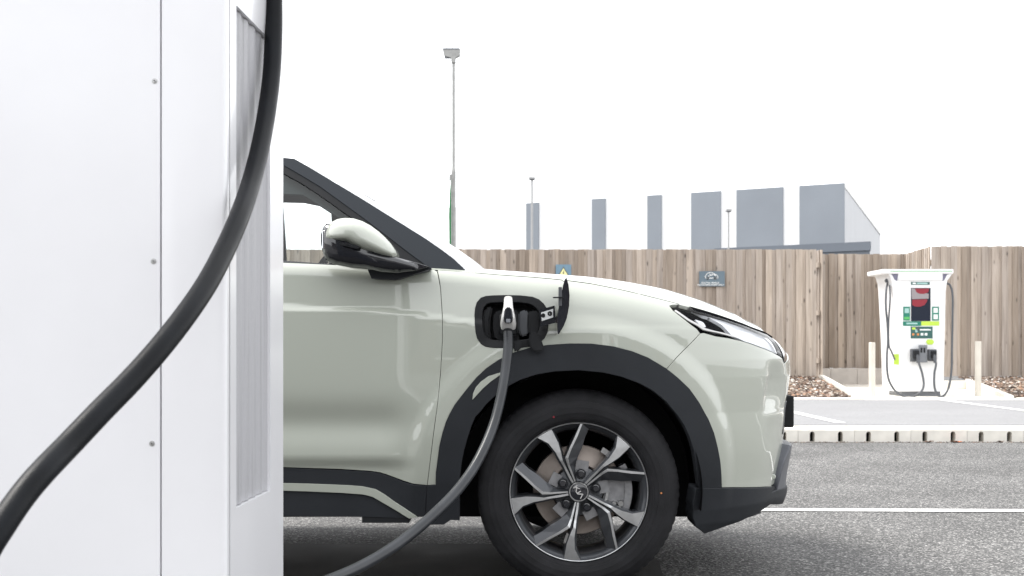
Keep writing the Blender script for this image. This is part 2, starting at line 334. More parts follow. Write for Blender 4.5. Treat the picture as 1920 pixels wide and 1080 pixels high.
# kerb: drain blocks with two slots each
kerb = MB(); kerb.box(-40, 40, 11.39, 11.98, -.2, 0.098)
KB = 0.4720
kerb = setting(mk('kerb', *(lambda b: (b.v, b.f))((lambda b: (b.box(-40, 40, 11.56, 11.972, -.2, BAYZ - .004), b)[1])(MB())), M['concrete']))
def kerb_block_mesh(slots=True):
    s = 0.235; w2 = 0.021; zb, zt_ = 0.002, 0.088; yf, yb = 0.0, 0.165
    outer = [(0.0005, 0.0), (2 * s - .0015, 0.0), (2 * s - .0015, BAYZ - .006), (0.0005, BAYZ - .006)]
    bm = bmesh.new(); segs = []
    holes = []
    for c in (s * .5, s * 1.5):
        h = [(c - w2, zb), (c - w2, zt_ - w2)] + [(c - w2 * math.cos(a), zt_ - w2 + w2 * math.sin(a)) for a in [math.pi * k / 6 for k in range(1, 6)]] + [(c + w2, zt_ - w2), (c + w2, zb)]
        holes.append(h)
    pts = list(outer); loops = [[0, 1, 2, 3]]
    for h in holes:
        b = len(pts); pts += h; loops.append(list(range(b, b + len(h))))
    edges = [(l[i], l[(i + 1) % len(l)]) for l in loops for i in range(len(l))]
    V, E, Fc, *_ = delaunay_2d_cdt([Vector(p) for p in pts], edges, [], 0, 1e-6)
    def inp(p, poly):
        c = False; n = len(poly)
        for i in range(n):
            (x1, y1), (x2, y2) = poly[i], poly[(i + 1) % n]
            if (y1 > p[1]) != (y2 > p[1]) and p[0] < (x2 - x1) * (p[1] - y1) / (y2 - y1) + x1: c = not c
        return c
    mb = MB(); fs = []
    for f in Fc:
        c = sum((Vector(V[i]) for i in f), Vector((0, 0))) / 3
        if not any(inp(c, h) for h in holes): fs.append(tuple(f))
    mb.add([(v[0], 0, v[1]) for v in V], fs, 0)
    r = .006; zt2 = BAYZ
    mb.add([(.0005, 0, BAYZ - .006), (2 * s - .0005, 0, BAYZ - .006), (2 * s - .0015, r, zt2), (.0015, r, zt2), (2 * s - .0015, yb, zt2), (.0015, yb, zt2)], [(0, 1, 2, 3), (3, 2, 4, 5)], 0)
    mb.add([(.0015, 0, 0), (.0015, r, zt2), (.0015, yb, zt2), (.0015, yb, 0)], [(0, 1, 2, 3)], 0)
    mb.add([(2 * s - .0015, 0, 0), (2 * s - .0015, r, zt2), (2 * s - .0015, yb, zt2), (2 * s - .0015, yb, 0)], [(3, 2, 1, 0)], 0)
    for h in holes:
        n = len(h); mb.add([(x, 0, z) for x, z in h] + [(x, .09, z) for x, z in h], [(i, (i + 1) % n, (i + 1) % n + n, i + n) for i in range(n)], 0)
        mb.add([(x, .089, z) for x, z in h], [tuple(range(n))], 1)
    me = bpy.data.meshes.new('kerb_block'); me.from_pydata(mb.v, [], mb.f); me.materials.append(M['concrete']); me.materials.append(M['dark'])
    me.polygons.foreach_set('material_index', mb.m); return me
kbm = kerb_block_mesh()
off0 = (1523 - CX) / F * 11.39 - .1175
for k in range(-22, 22):
    o = link('kerb_block', kbm, kerb, (off0 + k * .470, 11.39 + random.uniform(-.0015, .0015), random.uniform(-.001, .001)))
# edging between bays and charger pad, pad, beds
edge = setting(mk('bay_edging', *(lambda b: (b.v, b.f))((lambda b: (b.box(-40, 4.43, 17.15, 17.6, -.1, BAYZ + .012), b.box(6.5, 40, 17.15, 17.6, -.1, BAYZ + .012), b)[2])(MB())), M['concrete']))
pad = setting(mk('charger_pad', [(4.0, 17.152, BAYZ + .001), (6.9, 17.152, BAYZ + .001), (7.3, 23.55, BAYZ + .001), (4.4, 23.55, BAYZ + .001), (4.0, 17.152, -.1), (6.9, 17.152, -.1)], [(0, 1, 2, 3), (4, 5, 1, 0)], M['concrete']))
FL, FB, FR = 22.0, 23.6, 21.6
bedL = setting(mk('planting_bed', [(-14, 17.62, .11), (4.40, 17.62, .11), (4.93, 21.99, .27), (-14, 21.99, .27)], [(0, 1, 2, 3)], M['soil']))
bedR = setting(mk('planting_bed', [(6.50, 17.62, .11), (16, 17.62, .11), (16, 21.58, .27), (7.08, 21.58, .27)], [(0, 1, 2, 3)], M['soil']))
eb = MB()
def bar(mb, a, b, w, h, mi=0):
    a = Vector(a); b = Vector(b); d = (b - a); s_ = Vector((d.y, -d.x, 0)).normalized() * w / 2; up = Vector((0, 0, h))
    vs = [a - s_, a + s_, b + s_, b - s_]; vs = [v + Vector((0, 0, -.35)) for v in vs] + [v + up for v in vs]
    mb.add(vs, [(0, 1, 5, 4), (1, 2, 6, 5), (2, 3, 7, 6), (3, 0, 4, 7), (4, 5, 6, 7), (3, 2, 1, 0)], mi)
bar(eb, (4.46, 17.62, .11), (4.99, 22.0, .27), .07, .03); bar(eb, (6.44, 17.62, .11), (6.98, 20.9, .235), .07, .03)
setting(eb.build('bed_edging', M['concrete']))

# stone and bark chips
def chips(name, region, n, zf):
    base = np.array([(1, 0, 0), (-1, 0, 0), (0, 1, 0), (0, -1, 0), (0, 0, 1), (0, 0, -1)], float)
    fc = [(0, 2, 4), (2, 1, 4), (1, 3, 4), (3, 0, 4), (2, 0, 5), (1, 2, 5), (3, 1, 5), (0, 3, 5)]
    V = []; Fs = []
    x0, x1, y0, y1, slope = region
    for i in range(n):
        y = random.uniform(y0, y1); t = (y - y0) / (y1 - y0)
        lo, hi = (x0, x1 + slope * t) if slope > 0 and region[0] < 0 else (x0 + abs(slope) * t, x1)
        x = random.uniform(lo, hi); s_ = random.uniform(.014, .038)
        vv = base * np.array([s_ * random.uniform(.7, 1.5), s_ * random.uniform(.6, 1.2), s_ * random.uniform(.35, .7)]) * rng.uniform(.75, 1.25, (6, 1))
        a = random.uniform(0, 6.28); ca, sa = math.cos(a), math.sin(a); tl = random.uniform(-.5, .5)
        R = np.array([[ca, -sa, 0], [sa, ca, 0], [0, 0, 1]]) @ np.array([[1, 0, 0], [0, math.cos(tl), -math.sin(tl)], [0, math.sin(tl), math.cos(tl)]])
        vv = vv @ R.T + np.array([x, y, zf(t) + s_ * .25]); b = len(V); V += vv.tolist(); Fs += [tuple(q + b for q in f) for f in fc]
    return setting(mk(name, V, Fs, M['stones']), 'stuff')
chips('stone_chips', (-2.0, 4.38, 17.66, 21.95, .50), 14000, lambda t: .11 + .16 * t)
chips('stone_chips', (6.53, 12.0, 17.66, 21.55, -.53), 12000, lambda t: .11 + .16 * t)

# concrete footing blocks under the recessed fence
ft = thing('footing_wall', 'low wall of pale concrete blocks under the recessed fence behind the far charger', 'wall')
for i in range(4):
    b = MB(); b.box(5.0 + i * .455, 5.45 + i * .455, 23.35, 23.7, .05, .375 + random.uniform(-.004, .004), bev=.006); b.build('concrete_block', M['concrete2'], ft)
ft2 = thing('footing_wall', 'short low wall of concrete blocks right of the far charger beside the second post', 'wall')
for i in range(2):
    b = MB(); b.box(6.30 + i * .36, 6.655 + i * .36, 20.85 + .0, 21.0, .05, .235, bev=.006); b.build('concrete_block', M['concrete'], ft2)

# ------------------------------------------------------------------ fences
def board_mesh(w, h, k):
    b = MB(); t = .019; n = 6; vs = []
    for i in range(n + 1):
        z = h * i / n; dx = random.uniform(-.002, .002); dy = random.uniform(-.003, .003)
        for (x, y) in ((0, -t), (w, -t), (w, 0), (0, 0)): vs.append((x + dx + random.uniform(-.0012, .0012), y + dy, z))
    fs = [(i * 4 + j, i * 4 + (j + 1) % 4, (i + 1) * 4 + (j + 1) % 4, (i + 1) * 4 + j) for i in range(n) for j in range(4)] + [(3, 2, 1, 0), (n * 4, n * 4 + 1, n * 4 + 2, n * 4 + 3)]
    b.add(vs, fs); me = bpy.data.meshes.new('board'); me.from_pydata(b.v, [], b.f); me.materials.append(M['wood']); return me
def fence(label, a, b, z0, z1):
    a = Vector(a); b = Vector(b); L = (b - a).length; ang = math.atan2(b.y - a.y, b.x - a.x)
    f = thing('wooden_fence', label, 'fence', (a.x, a.y, z0), ang, 'weathered wooden fence sections')
    h = z1 - z0; ms = [board_mesh(w, h, k) for k, w in enumerate((.095, .1, .105, .09, .1, .098, .102, .1))]
    x = 0.0
    while x < L - .05:
        m1, m2 = random.choice(ms), random.choice(ms)
        w = random.uniform(.145, .17)
        if x + .1 <= L: link('board', m1, f, (x, random.uniform(-.003, .003), random.uniform(-.006, .006)))
        if x + .17 <= L: link('board', m2, f, (x + w / 2, .022 + random.uniform(-.002, .002), random.uniform(-.008, .008)))
        x += w
    r = MB(); 
    for z in (.25, h * .5, h - .25): r.box(0, L, .045, .085, z - .04, z + .04)
    r.build('rail', M['wood'], f)
    return f
fence('long weathered fence of upright boards carrying the two signs', (-7, FL, 0), (4.98, FL, 0), .28, 2.32)
fence('recessed stretch of weathered fence behind the far charger', (4.99, FB, 0), (6.86, FB, 0), .38, 2.35)
fence('short pale return of the fence running towards the camera behind the far charger', (6.80, FB, 0), (6.63, FR, 0), .26, 2.345)
fence('darker stretch of weathered fence at the right edge, right of the far charger', (6.63, FR, 0), (15, FR, 0), .285, 2.345)
lr = fence('hidden return of the fence left of the recess', (4.985, FL, 0), (4.985, FB, 0), .28, 2.32)

# ------------------------------------------------------------------ buildings behind the fence
def wall_pt(a, b, t, z): return (a[0] + (b[0] - a[0]) * t, a[1] + (b[1] - a[1]) * t, z)
A, B_, C_ = (23.4, 96.0), (1.2 - 12, 110.0 + 7.6), (37.5, 139.0)
whs = thing('warehouse', 'large white warehouse with tall grey vertical wall panels beyond the fence', 'warehouse')
H = 11.98
def topz(px, py, d): return EYE - (py - CY) / F * d
wb = MB()
vs = [(A[0], A[1], 0), (B_[0], B_[1], 0), (B_[0] + 14, B_[1] + 43, 0), (C_[0], C_[1], 0)]
wb.add(vs + [(x, y, H) for x, y, _ in vs], [(1, 0, 4, 5), (0, 3, 7, 4), (3, 2, 6, 7), (2, 1, 5, 6), (4, 7, 6, 5)])
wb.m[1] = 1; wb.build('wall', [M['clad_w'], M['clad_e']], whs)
def facade_t(px):
    k = (px - CX) / F; return (k * A[1] - A[0]) / ((B_[0] - A[0]) - k * (B_[1] - A[1]))
nrm = Vector((B_[1] - A[1], -(B_[0] - A[0]), 0)).normalized(); nrm = nrm if nrm.y < 0 else -nrm
for (p0, p1) in ((988, 1011), (1111, 1136), (1215, 1241), (1297, 1352), (1382, 1469), (1500, 1584)):
    t0, t1 = facade_t(p0), facade_t(p1); b = MB(); P0 = Vector(wall_pt(A, B_, t0, 0)); P1 = Vector(wall_pt(A, B_, t1, 0)); o = nrm * .12
    # two panel sheets with a slim joint
    q = [P0 + o, P1 + o]
    b.add([q[0], q[1], q[1] + Vector((0, 0, H - .02)), q[0] + Vector((0, 0, H - .02)), P0, P1, P1 + Vector((0, 0, H - .02)), P0 + Vector((0, 0, H - .02))],
          [(0, 1, 2, 3), (1, 5, 6, 2), (4, 0, 3, 7), (3, 2, 6, 7)])
    b.build('wall_panel', M['clad_g'], whs)
tb = MB(); bar(tb, (A[0], A[1] - .05, H + .0), (C_[0] + .05, C_[1], H), .06, .03); tb.build('roof_trim', M['wmetal'], whs)
low = thing('low_building', 'low dark grey flat roofed building in front of the white warehouse', 'building')
lb = MB(); a0 = at(1631, 456, 66.5); a1 = at(1340, 470, 71.5); zt0 = 5.62
vs = [(a0.x, a0.y, 0), (a1.x, a1.y, 0), (a1.x + 3, a1.y + 10, 0), (a0.x + 2.7, a0.y + 14, 0)]
lb.add(vs + [(x, y, zt0) for x, y, _ in vs], [(1, 0, 4, 5), (0, 3, 7, 4), (3, 2, 6, 7), (2, 1, 5, 6), (4, 7, 6, 5)], 0); lb.m[-4] = 1
lb.m = [0, 1, 1, 1, 0]
lb.build('wall', [M['clad_d'], M['clad_w']], low)
tb = MB(); bar(tb, (a1.x, a1.y - .06, zt0), (a0.x, a0.y - .06, zt0), .1, .08); bar(tb, (a0.x, a0.y, zt0), (a0.x + 2.7, a0.y + 14, zt0), .1, .08); tb.build('roof_trim', M['clad_d'], low)

# ------------------------------------------------------------------ lamp posts
def lamp(label, px, pytop, d, r0, r1, head, m, joint=None):
    p = at(px, pytop, d); t = thing('lamp_post', label, 'lamp post', (p.x, p.y, 0), 0, 'tall lamp posts behind the fence'); h = p.z
    b = MB(); jz = at(px, joint, d).z if joint else h * .4
    tube(b, [(0, 0, 0), (0, 0, jz)], r0, 12); tube(b, [(0, 0, jz - .02), (0, 0, jz + .12)], [r0 * 1.05, r1], 12); tube(b, [(0, 0, jz + .1), (0, 0, h)], r1, 12)
    if joint: b.box(-r0 - .06, -r0 + .01, -.04, .04, jz - .25, jz - .08)
    b.build('pole', m, t, smooth=True)
    b = MB(); w = head
    if w > .3:
        b.prism([(-w * .62, 0), (-w * .52, -.19 * w / .5), (-w * .15, -.24 * w / .5), (.0 - .06, -.38 * w / .5), (.06, -.38 * w / .5), (w * .12, -.24 * w / .5), (w * .36, -.17 * w / .5), (w * .38, .0)], -.11, .11)
        b.box(-w * .58, w * .34, -.12, .12, -.02, .02, 1)
        b.box(-w * .50, w * .10, -.09, .09, -.265 * w / .5 + .05 * w, -.2 * w / .5 + .01, 1)
    else:
        b.box(-w * .5, w * .5, -.2, .2, 0, .08); b.box(-w * .42, w * .42, -.16, .16, -.03, 0, 1)
    b.build('lamp_head', [m, M['mgrey']], t, loc=(0, 0, h))
    return t
lamp('tallest lamp post, grey with a flared lamp head, just right of the car windscreen', 850.5, 93, 40, .066, .046, .52, M['galv'], 322)
lamp('thin white lamp post in front of the leftmost grey warehouse panel', 997.5, 336, 60, .05, .05, .27, M['pale_m'])
lamp('short thin white lamp post between two grey warehouse panels', 1366, 396, 62, .04, .04, .24, M['pale_m'])
fl = at(846, 470, 40); b = MB()
b.prism([(0, 0), (-.04, .1), (-.055, 1.0), (-.035, 1.7), (0.0, 2.1)], -.012, .012); tube(b, [(0.012, 0, -3.4), (0.012, 0, 2.1)], .012, 6, 1)
tag(b.build('feather_flag', [M['flag'], M['galv']], None, loc=(fl.x, fl.y - .12, fl.z)), 'narrow green feather flag against the foot of the tallest lamp post', 'flag')

# ------------------------------------------------------------------ signs on the fence
def text_mesh(body, size, m, parent, loc, align='CENTER', ext=.0006, name='lettering', rotx=math.pi / 2, wscale=1.0, bold=0.0):
    c = bpy.data.curves.new(name, 'FONT'); c.body = body; c.size = size; c.align_x = align; c.align_y = 'CENTER'; c.extrude = ext; c.offset = bold
    o = bpy.data.objects.new(name, c); COL.objects.link(o)
    dg = bpy.context.evaluated_depsgraph_get(); me = bpy.data.meshes.new_from_object(o.evaluated_get(dg)); bpy.data.objects.remove(o)
    me.transform(Matrix.Rotation(rotx, 4, 'X') @ Matrix.Diagonal((wscale, 1, 1, 1))); me.materials.clear(); me.materials.append(m)
    return link(name, me, parent, loc)
def sign_at(px0, py0, px1, py1, d): 
    a = at(px0, py0, d); b = at(px1, py1, d); return a, b
DF = FL - .05
a, b2 = sign_at(1311, 508.5, 1359, 537, DF)
w, h = b2.x - a.x, a.z - b2.z; cx, cz = (a.x + b2.x) / 2, (a.z + b2.z) / 2
sg = thing('sign', 'grey sign with a white electric car symbol and two lines of text on the fence', 'sign', (cx, DF, cz))
b = MB(); b.box(-w / 2, w / 2, 0, .006, -h / 2, h / 2, bev=.002); b.build('sign_plate', M['sign_b'], sg)
def strokes(name, lines, wd, m, parent, loc, dy=-.0035):
    b = MB()
    for ln_ in lines:
        for i in range(len(ln_) - 1):
            p, q = Vector(ln_[i]), Vector(ln_[i + 1]); dd = (q - p).normalized(); n_ = Vector((-dd.y, dd.x)) * wd / 2; p -= dd * wd * .35; q += dd * wd * .35
            b.add([(p.x - n_.x, dy, p.y - n_.y), (q.x - n_.x, dy, q.y - n_.y), (q.x + n_.x, dy, q.y + n_.y), (p.x + n_.x, dy, p.y + n_.y)], [(0, 1, 2, 3)])
        dy -= .0002
    return b.build(name, m, parent, loc=loc)
def P2(x, y): return ((x - 760) / 24 / 116, (560 - y) / 24 / 116)     # sketch coordinates of the symbol -> metres
def circ(x, y, r, n=14): return [P2(x + r * math.cos(2 * math.pi * k / n), y + r * math.sin(2 * math.pi * k / n)) for k in range(n + 1)]
strokes('car_symbol', [[P2(*p) for p in ((540, 540), (470, 480), (520, 400), (600, 300), (760, 285), (860, 320), (1000, 390), (1070, 470), (1050, 520), (985, 530))],
        [P2(*p) for p in ((660, 530), (880, 530))], circ(600, 530, 52), circ(925, 530, 52), [P2(*p) for p in ((620, 440), (700, 430), (770, 400), (860, 360), (960, 430))], [P2(*p) for p in ((690, 380), (770, 390))]],
        .013, M['wvinyl'], sg, (-.012, 0, .0))
tw = text_mesh('ELECTRIC VEHICLE', .034, M['wvinyl'], sg, (-.028, -.0035, -.066), bold=.0008)
text_mesh('RECHARGING POINT ONLY', .034, M['wvinyl'], sg, (-.022, -.0035, -.098), bold=.0008)
a, b2 = sign_at(1042, 496, 1071, 531, DF); w, h = b2.x - a.x, a.z - b2.z
sg = thing('sign', 'small blue sign with a yellow electrical warning triangle on the fence', 'sign', ((a.x + b2.x) / 2, DF, (a.z + b2.z) / 2))
b = MB(); b.box(-w / 2, w / 2, 0, .006, -h / 2, h / 2, bev=.002); b.build('sign_plate', M['sign_b2'], sg)
b = MB(); b.prism([(-.098, -.045), (.098, -.045), (0, .118)], -.004, -.001); b.build('triangle_border', M['dgrey'], sg)
b = MB(); b.prism([(-.076, -.034), (.076, -.034), (0, .094)], -.006, -.003); b.build('warning_triangle', M['yellow'], sg)
b = MB(); b.prism([(.008, .06), (-.016, .008), (0, .010), (-.008, -.022), (.016, .022), (0, .02), (.012, .05)], -.0075, -.0055); b.build('lightning_symbol', M['dgrey'], sg)
text_mesh('DANGER', .026, M['dgrey'], sg, (0, -.0035, -.07)); 

# ------------------------------------------------------------------ bollards
for (px, pyb, pyt, lab) in ((1635, 745, 642, 'cream steel post left of the far charger'), (1834, 743, 640, 'cream steel post right of the far charger')):
    d = (EYE - BAYZ) * F / (pyb - CY); p = at(px, pyb, d); h = (pyb - pyt) / F * d
    b = MB(); lathe(b, [(0.0001, 0), (.038, 0), (.0425, .006), (.0425, h)], 24); b.v = [(x, z, h - y) for x, y, z in b.v]; b.f = [f[::-1] for f in b.f]
    tag(b.build('bollard', M['boll'], None, smooth=True, loc=(p.x, p.y, BAYZ)), lab, 'bollard', 'steel posts guarding the far charger')

# ------------------------------------------------------------------ far charger
DC = 18.25
ch = thing('charging_station', 'white rapid charger with green stickers and two looped cables by the fence', 'charging station', at(1722, 741, DC + .3) * 1)
ch.location.z = BAYZ; OX, OY, OZ = ch.location
def cp(px, py, d=DC): p = at(px, py, d); return (p.x - OX, p.z - OZ)
fy = DC - OY; by = fy + .72
prof = [(1678, 509), (1680, 526), (1679, 560), (1683, 640), (1686, 734), (1769, 734), (1771, 640), (1773, 540), (1776, 528), (1785, 514), (1785, 509)]
prof = [(1664, 509), (1669, 518), (1673, 530), (1675, 560), (1679, 640), (1682, 734), (1769, 734), (1771, 640), (1773, 545), (1776, 526), (1786, 513), (1786, 509)]
fp = [cp(*p) for p in prof]
b = MB(); b.prism(fp, fy, by); bm = bmesh.new()
b.build('cabinet', M['white_bg'], ch)
b = MB(); x0, z0 = cp(1650, 512); x1, z1 = cp(1787, 505); b.box(x0 + .02, x1, fy - .03, by + .02, z0 - .01, z1, bev=.012); b.build('canopy', M['white_bg'], ch)
def plate(name, px0, py0, px1, py1, m, off=.006, parent=ch, bev=0):
    x0, z0 = cp(px0, py1); x1, z1 = cp(px1, py0); b = MB(); b.box(x0, x1, fy - off, fy - off + .005, z0, z1, bev=bev); return b.build(name, m, parent)
x0, z0 = cp(1683.5, 526); x1, z1 = cp(1767, 511); b = MB(); b.box(x0, x1, fy - .02, fy + .0, z0, z1, bev=.01); b.build('header_panel', M['white_bg'], ch)
b = MB(); b.prism([cp(*p) for p in ((1667, 510), (1684, 510), (1682, 527), (1677, 524), (1673, 516))], fy - .004, fy + .002); b.build('header_trim', M['grey_trim'], ch)
b = MB(); b.prism([cp(*p) for p in ((1767, 510), (1784, 510), (1775, 516), (1770, 526), (1766.5, 526.5))], fy - .004, fy + .002); b.build('header_trim', M['grey_trim'], ch)
plate('green_line', 1668, 508, 1784, 509.2, M['green_m'], .032)
s1 = plate('name_strip', 1708, 528.8, 1743, 534, M['slate'])
plate('strip_print', 1719, 530, 1739, 532.8, M['pale'], .008, s1); plate('strip_print', 1711, 530, 1717, 532.8, M['wvinyl'], .008, s1)
sc_ = plate('display_screen', 1708, 540, 1744.5, 602, M['screen'], .007)
el = MB(); el.prism([cp(*p) for p in ((1709, 541), (1715, 541), (1717, 545), (1741, 551), (1741, 560), (1709, 561))], fy - .0085, fy - .0075); el.build('screen_reflection', M['greyv'], sc_)  # reflections in the screen, painted on as flat grey and red shapes
el = MB(); el.prism([cp(*p) for p in ((1715, 541), (1742, 541), (1740, 548), (1733, 551), (1724, 551), (1718, 548))], fy - .0095, fy - .0085); el.build('screen_reflection', M['redv'], sc_)
el = MB(); el.prism([cp(*p) for p in ((1710, 562), (1738, 561), (1738, 565), (1733, 572), (1725, 575), (1716, 575), (1710, 572))], fy - .0095, fy - .0085); el.build('screen_reflection', M['redv'], sc_)
s2 = plate('sticker', 1693.5, 575, 1706, 601, M['green_d']); plate('sticker_print', 1696, 578, 1704, 587, M['pale'], .008, s2); plate('sticker_print', 1695, 594, 1705, 599, M['green_m'], .008, s2)
s3 = plate('sticker', 1747.5, 575, 1760.5, 601, M['green_d'])
for yy in (577.5, 589.5):
    x0, z0 = cp(1750, yy + 9); x1, z1 = cp(1758, yy); b = MB(); b.box(x0, x1, fy - .009, fy - .0065, z0, z1, bev=.012 * .05); b.build('sticker_print', M['wvinyl'], s3)
s4 = plate('sticker', 1693, 602.5, 1727, 611, M['green_d']); plate('sticker_print', 1699, 605, 1720, 608, M['pale'], .008, s4)
plate('sticker', 1727, 602.5, 1761, 610.5, M['lime'])
s5 = plate('sticker', 1707.5, 612.5, 1748.5, 634.5, M['slate'])
for (q, mm) in (((1710, 614, 1716, 618), 'lime'), ((1718, 614, 1723, 620), 'dgrey'), ((1716, 617, 1720, 623), 'pale'), ((1710, 625, 1714, 629), 'orange'), ((1719, 625, 1723, 629), 'orange'), ((1724.5, 617, 1745, 619.6), 'wvinyl'), ((1726, 624.5, 1731, 629), 'wvinyl'), ((1733.5, 624.5, 1738.5, 629), 'wvinyl')):
    plate('sticker_print', *q, M[mm], .008, s5)
b = MB(); b.prism([cp(*p) for p in ((1739, 636.5), (1748, 636.5), (1751.5, 641), (1748, 646), (1739, 646), (1736, 641))], fy - .006, fy - .001); b.build('sticker', M['lime'], ch)
plate('sticker', 1676, 664, 1685.4, 683.6, M['lime'], .003)
plate('control_panel', 1720.4, 647, 1736.6, 679.5, M['mgrey'], .05); 
for q in ((1724, 652, 1727, 661), (1729.5, 652, 1732.5, 661)): plate('control_button', *q, M['black'], .056)
def holster(px0, py0, px1, py1):
    x0, z0 = cp(px0, py1); x1, z1 = cp(px1, py0); b = MB(); b.box(x0, x1, fy - .09, fy, z0, z1, bev=.01); b.box(x0 + .02, x1 - .02, fy - .14, fy - .08, z0 + .04, z1 - .02, 1, bev=.01)
    return b.build('holster', [M['dgrey'], M['black']], ch)
holster(1706, 654, 1721, 678); holster(1738.5, 655, 1753, 677)
b = MB(); x0, z0 = cp(1690, 741); x1, z1 = cp(1769, 734); b.box(x0 + .02, x1 - .02, fy + .06, by - .05, .0, z1 + .01); b.build('base_plinth', M['mgrey'], ch)
b = MB(); x0, z0 = cp(1682, 741); b.box(x0 + .0, x0 + .05, by - .2, by - .15, 0, .06); 
def bgcable(name, pts, label):
    b = MB(); P = catmull([at(px, py, d) for px, py, d in pts], 8); tube(b, P, .0145, 10)
    # connector body at the holstered end
    e = P[-1]; tube(b, [e + Vector((0, 0, -.06)), e, e + Vector((-.01, .02, .05)), e + Vector((-.02, .08, .09))], [.018, .026, .034, .03], 10)
    return tag(b.build(name, M['dgrey'], None, smooth=True), label, 'cable', 'cables looped on the far charger')
bgcable('charging_cable', [(1664, 532, 18.42), (1661.5, 545, 18.28), (1661, 575, 18.22), (1664, 610, 18.2), (1665, 640, 18.18), (1663, 665, 18.15), (1663.5, 695, 18.1), (1668, 716, 18.08), (1680, 734, 18.05), (1700, 745, 18.0), (1716, 742, 18.0), (1728, 733, 18.0), (1732, 720, 18.02), (1729, 700, 18.05), (1724, 684, 18.08), (1721, 672, 18.12)], 'grey cable looped low across the front of the far charger, hanging from its left side')
bgcable('charging_cable', [(1776, 531, 18.35), (1782, 536, 18.3), (1786, 553, 18.25), (1786, 600, 18.2), (1785, 650, 18.15), (1784, 695, 18.1), (1778, 729, 18.05), (1766, 744, 18.0), (1757, 738, 18.0), (1752, 724, 18.02), (1752, 700, 18.05), (1755, 684, 18.08), (1753, 672, 18.12)], 'grey cable hanging clear of the right side of the far charger')
b = MB(); tube(b, catmull([at(1668, 535, 18.3), at(1669, 560, 18.22), at(1666.5, 600, 18.2), at(1666.5, 645, 18.17), at(1672, 660, 18.15), at(1678, 675, 18.15)], 6), .012, 8); lathe(b, [(.0001, 0), (.03, 0), (.03, .05), (.0001, .05)], 12, 0, tuple(at(1664.5, 526, 18.42)))
b.build('strain_relief', M['dgrey'], None, smooth=True); bpy.data.objects['strain_relief'].parent = ch; bpy.data.objects['strain_relief'].matrix_parent_inverse = Matrix.Translation(-ch.location)

# ------------------------------------------------------------------ car
YC = 5.41; HW = 0.91; XS = 0.26; XN = 1.062; XR = -2.85; XRE = -3.33
car = thing('parked_car', 'pale grey green crossover car with front wheel, mirror and open charging flap', 'car', (-1.1, YC, 0))
def own(o, base=None):
    o.matrix_parent_inverse = Matrix.Translation(-car.location); return o
def smooth01(x): x = np.clip(x, 0, 1); return x * x * (3 - 2 * x)
def unit_curve(n, a, b):
    th = np.linspace(0, math.pi / 2, 1500); X = np.sin(th) ** (2 / n); Wd = np.cos(th) ** (2 / n)
    ds = np.hypot(np.diff(X * a), np.diff(Wd * b)); s = np.concatenate([[0], np.cumsum(ds)]); return s[-1], s / s[-1], X, Wd
LF, sF, xF, wF = unit_curve(2.45, XN - XS, HW); LR, sR, xR, wR = unit_curve(3.6, XR - XRE, HW)
UMAX = XS + LF; UMIN = XR - LR
NZ = ([.10, .18, .22, .27, .36, .45, .52, .60, .66, .72, .78, .84, .90, .96, 1.1], [.90, .97, 1.03, 1.052, 1.046, 1.048, 1.046, 1.046, 1.056, 1.064, 1.062, 1.052, 1.03, .99, .9])
SHUT = [(-2600, 470), (300, 487), (532, 491), (700, 499), (815, 505), (870, 508), (905, 513), (1000, 519), (1080, 527), (1180, 543.5), (1260, 561), (1313, 573.5), (1354, 584.5), (1385, 595), (1418, 608), (1440, 618)]
def plan(u, z):
    u = np.asarray(u, float); t = np.clip((u - XS) / LF, 0, 1); tr = np.clip((XR - u) / LR, 0, 1)
    X = np.interp(t, sF, xF); Wd = np.interp(t, sF, wF); Xr = np.interp(tr, sR, xR); Wr = np.interp(tr, sR, wR)
    xn = np.interp(z, *NZ)
    x = np.where(u > XS, XS + (xn - XS) * X, np.where(u < XR, XR - (XR - XRE) * Xr, u))
    w = HW * np.where(u > XS, Wd, np.where(u < XR, Wr, 1.0))
    return x, w
def rad(u): return .055 + .055 * smooth01((u + .2) / .5) + .03 * smooth01((u - .7) / .7)
# table of the shut line height along u, from the traced line
_u, _z = [], []
for px, py in SHUT:
    uu = np.linspace(UMIN + .1, UMAX - .25, 3000); x, w = plan(uu, np.full_like(uu, .9)); R_ = rad(uu) * .46
    pp = CX + F * x / (YC - w + R_); i = int(np.argmin(np.abs(pp - px))); d = YC - w[i] + R_[i]
    _u.append(uu[i]); _z.append(EYE - (py - CY) / F * d)
_u.append(UMAX - .2); _z.append(.858); _u.append(UMAX); _z.append(.855)
order = np.argsort(_u); _u = np.array(_u)[order]; _z = np.array(_z)[order]
_uu = np.linspace(UMIN, UMAX, 800); _zz = np.interp(_uu, _u, _z)
k_ = np.ones(25) / 25; _zz = np.convolve(np.pad(_zz, 12, mode='edge'), k_, 'valid')
def zshut(u): return np.interp(u, _uu, _zz)
def h0(u): return zshut(u) - rad(u) * math.sin(1.0)
WC = (.2227, .338); WR = (.2227 - 2.72, .338)
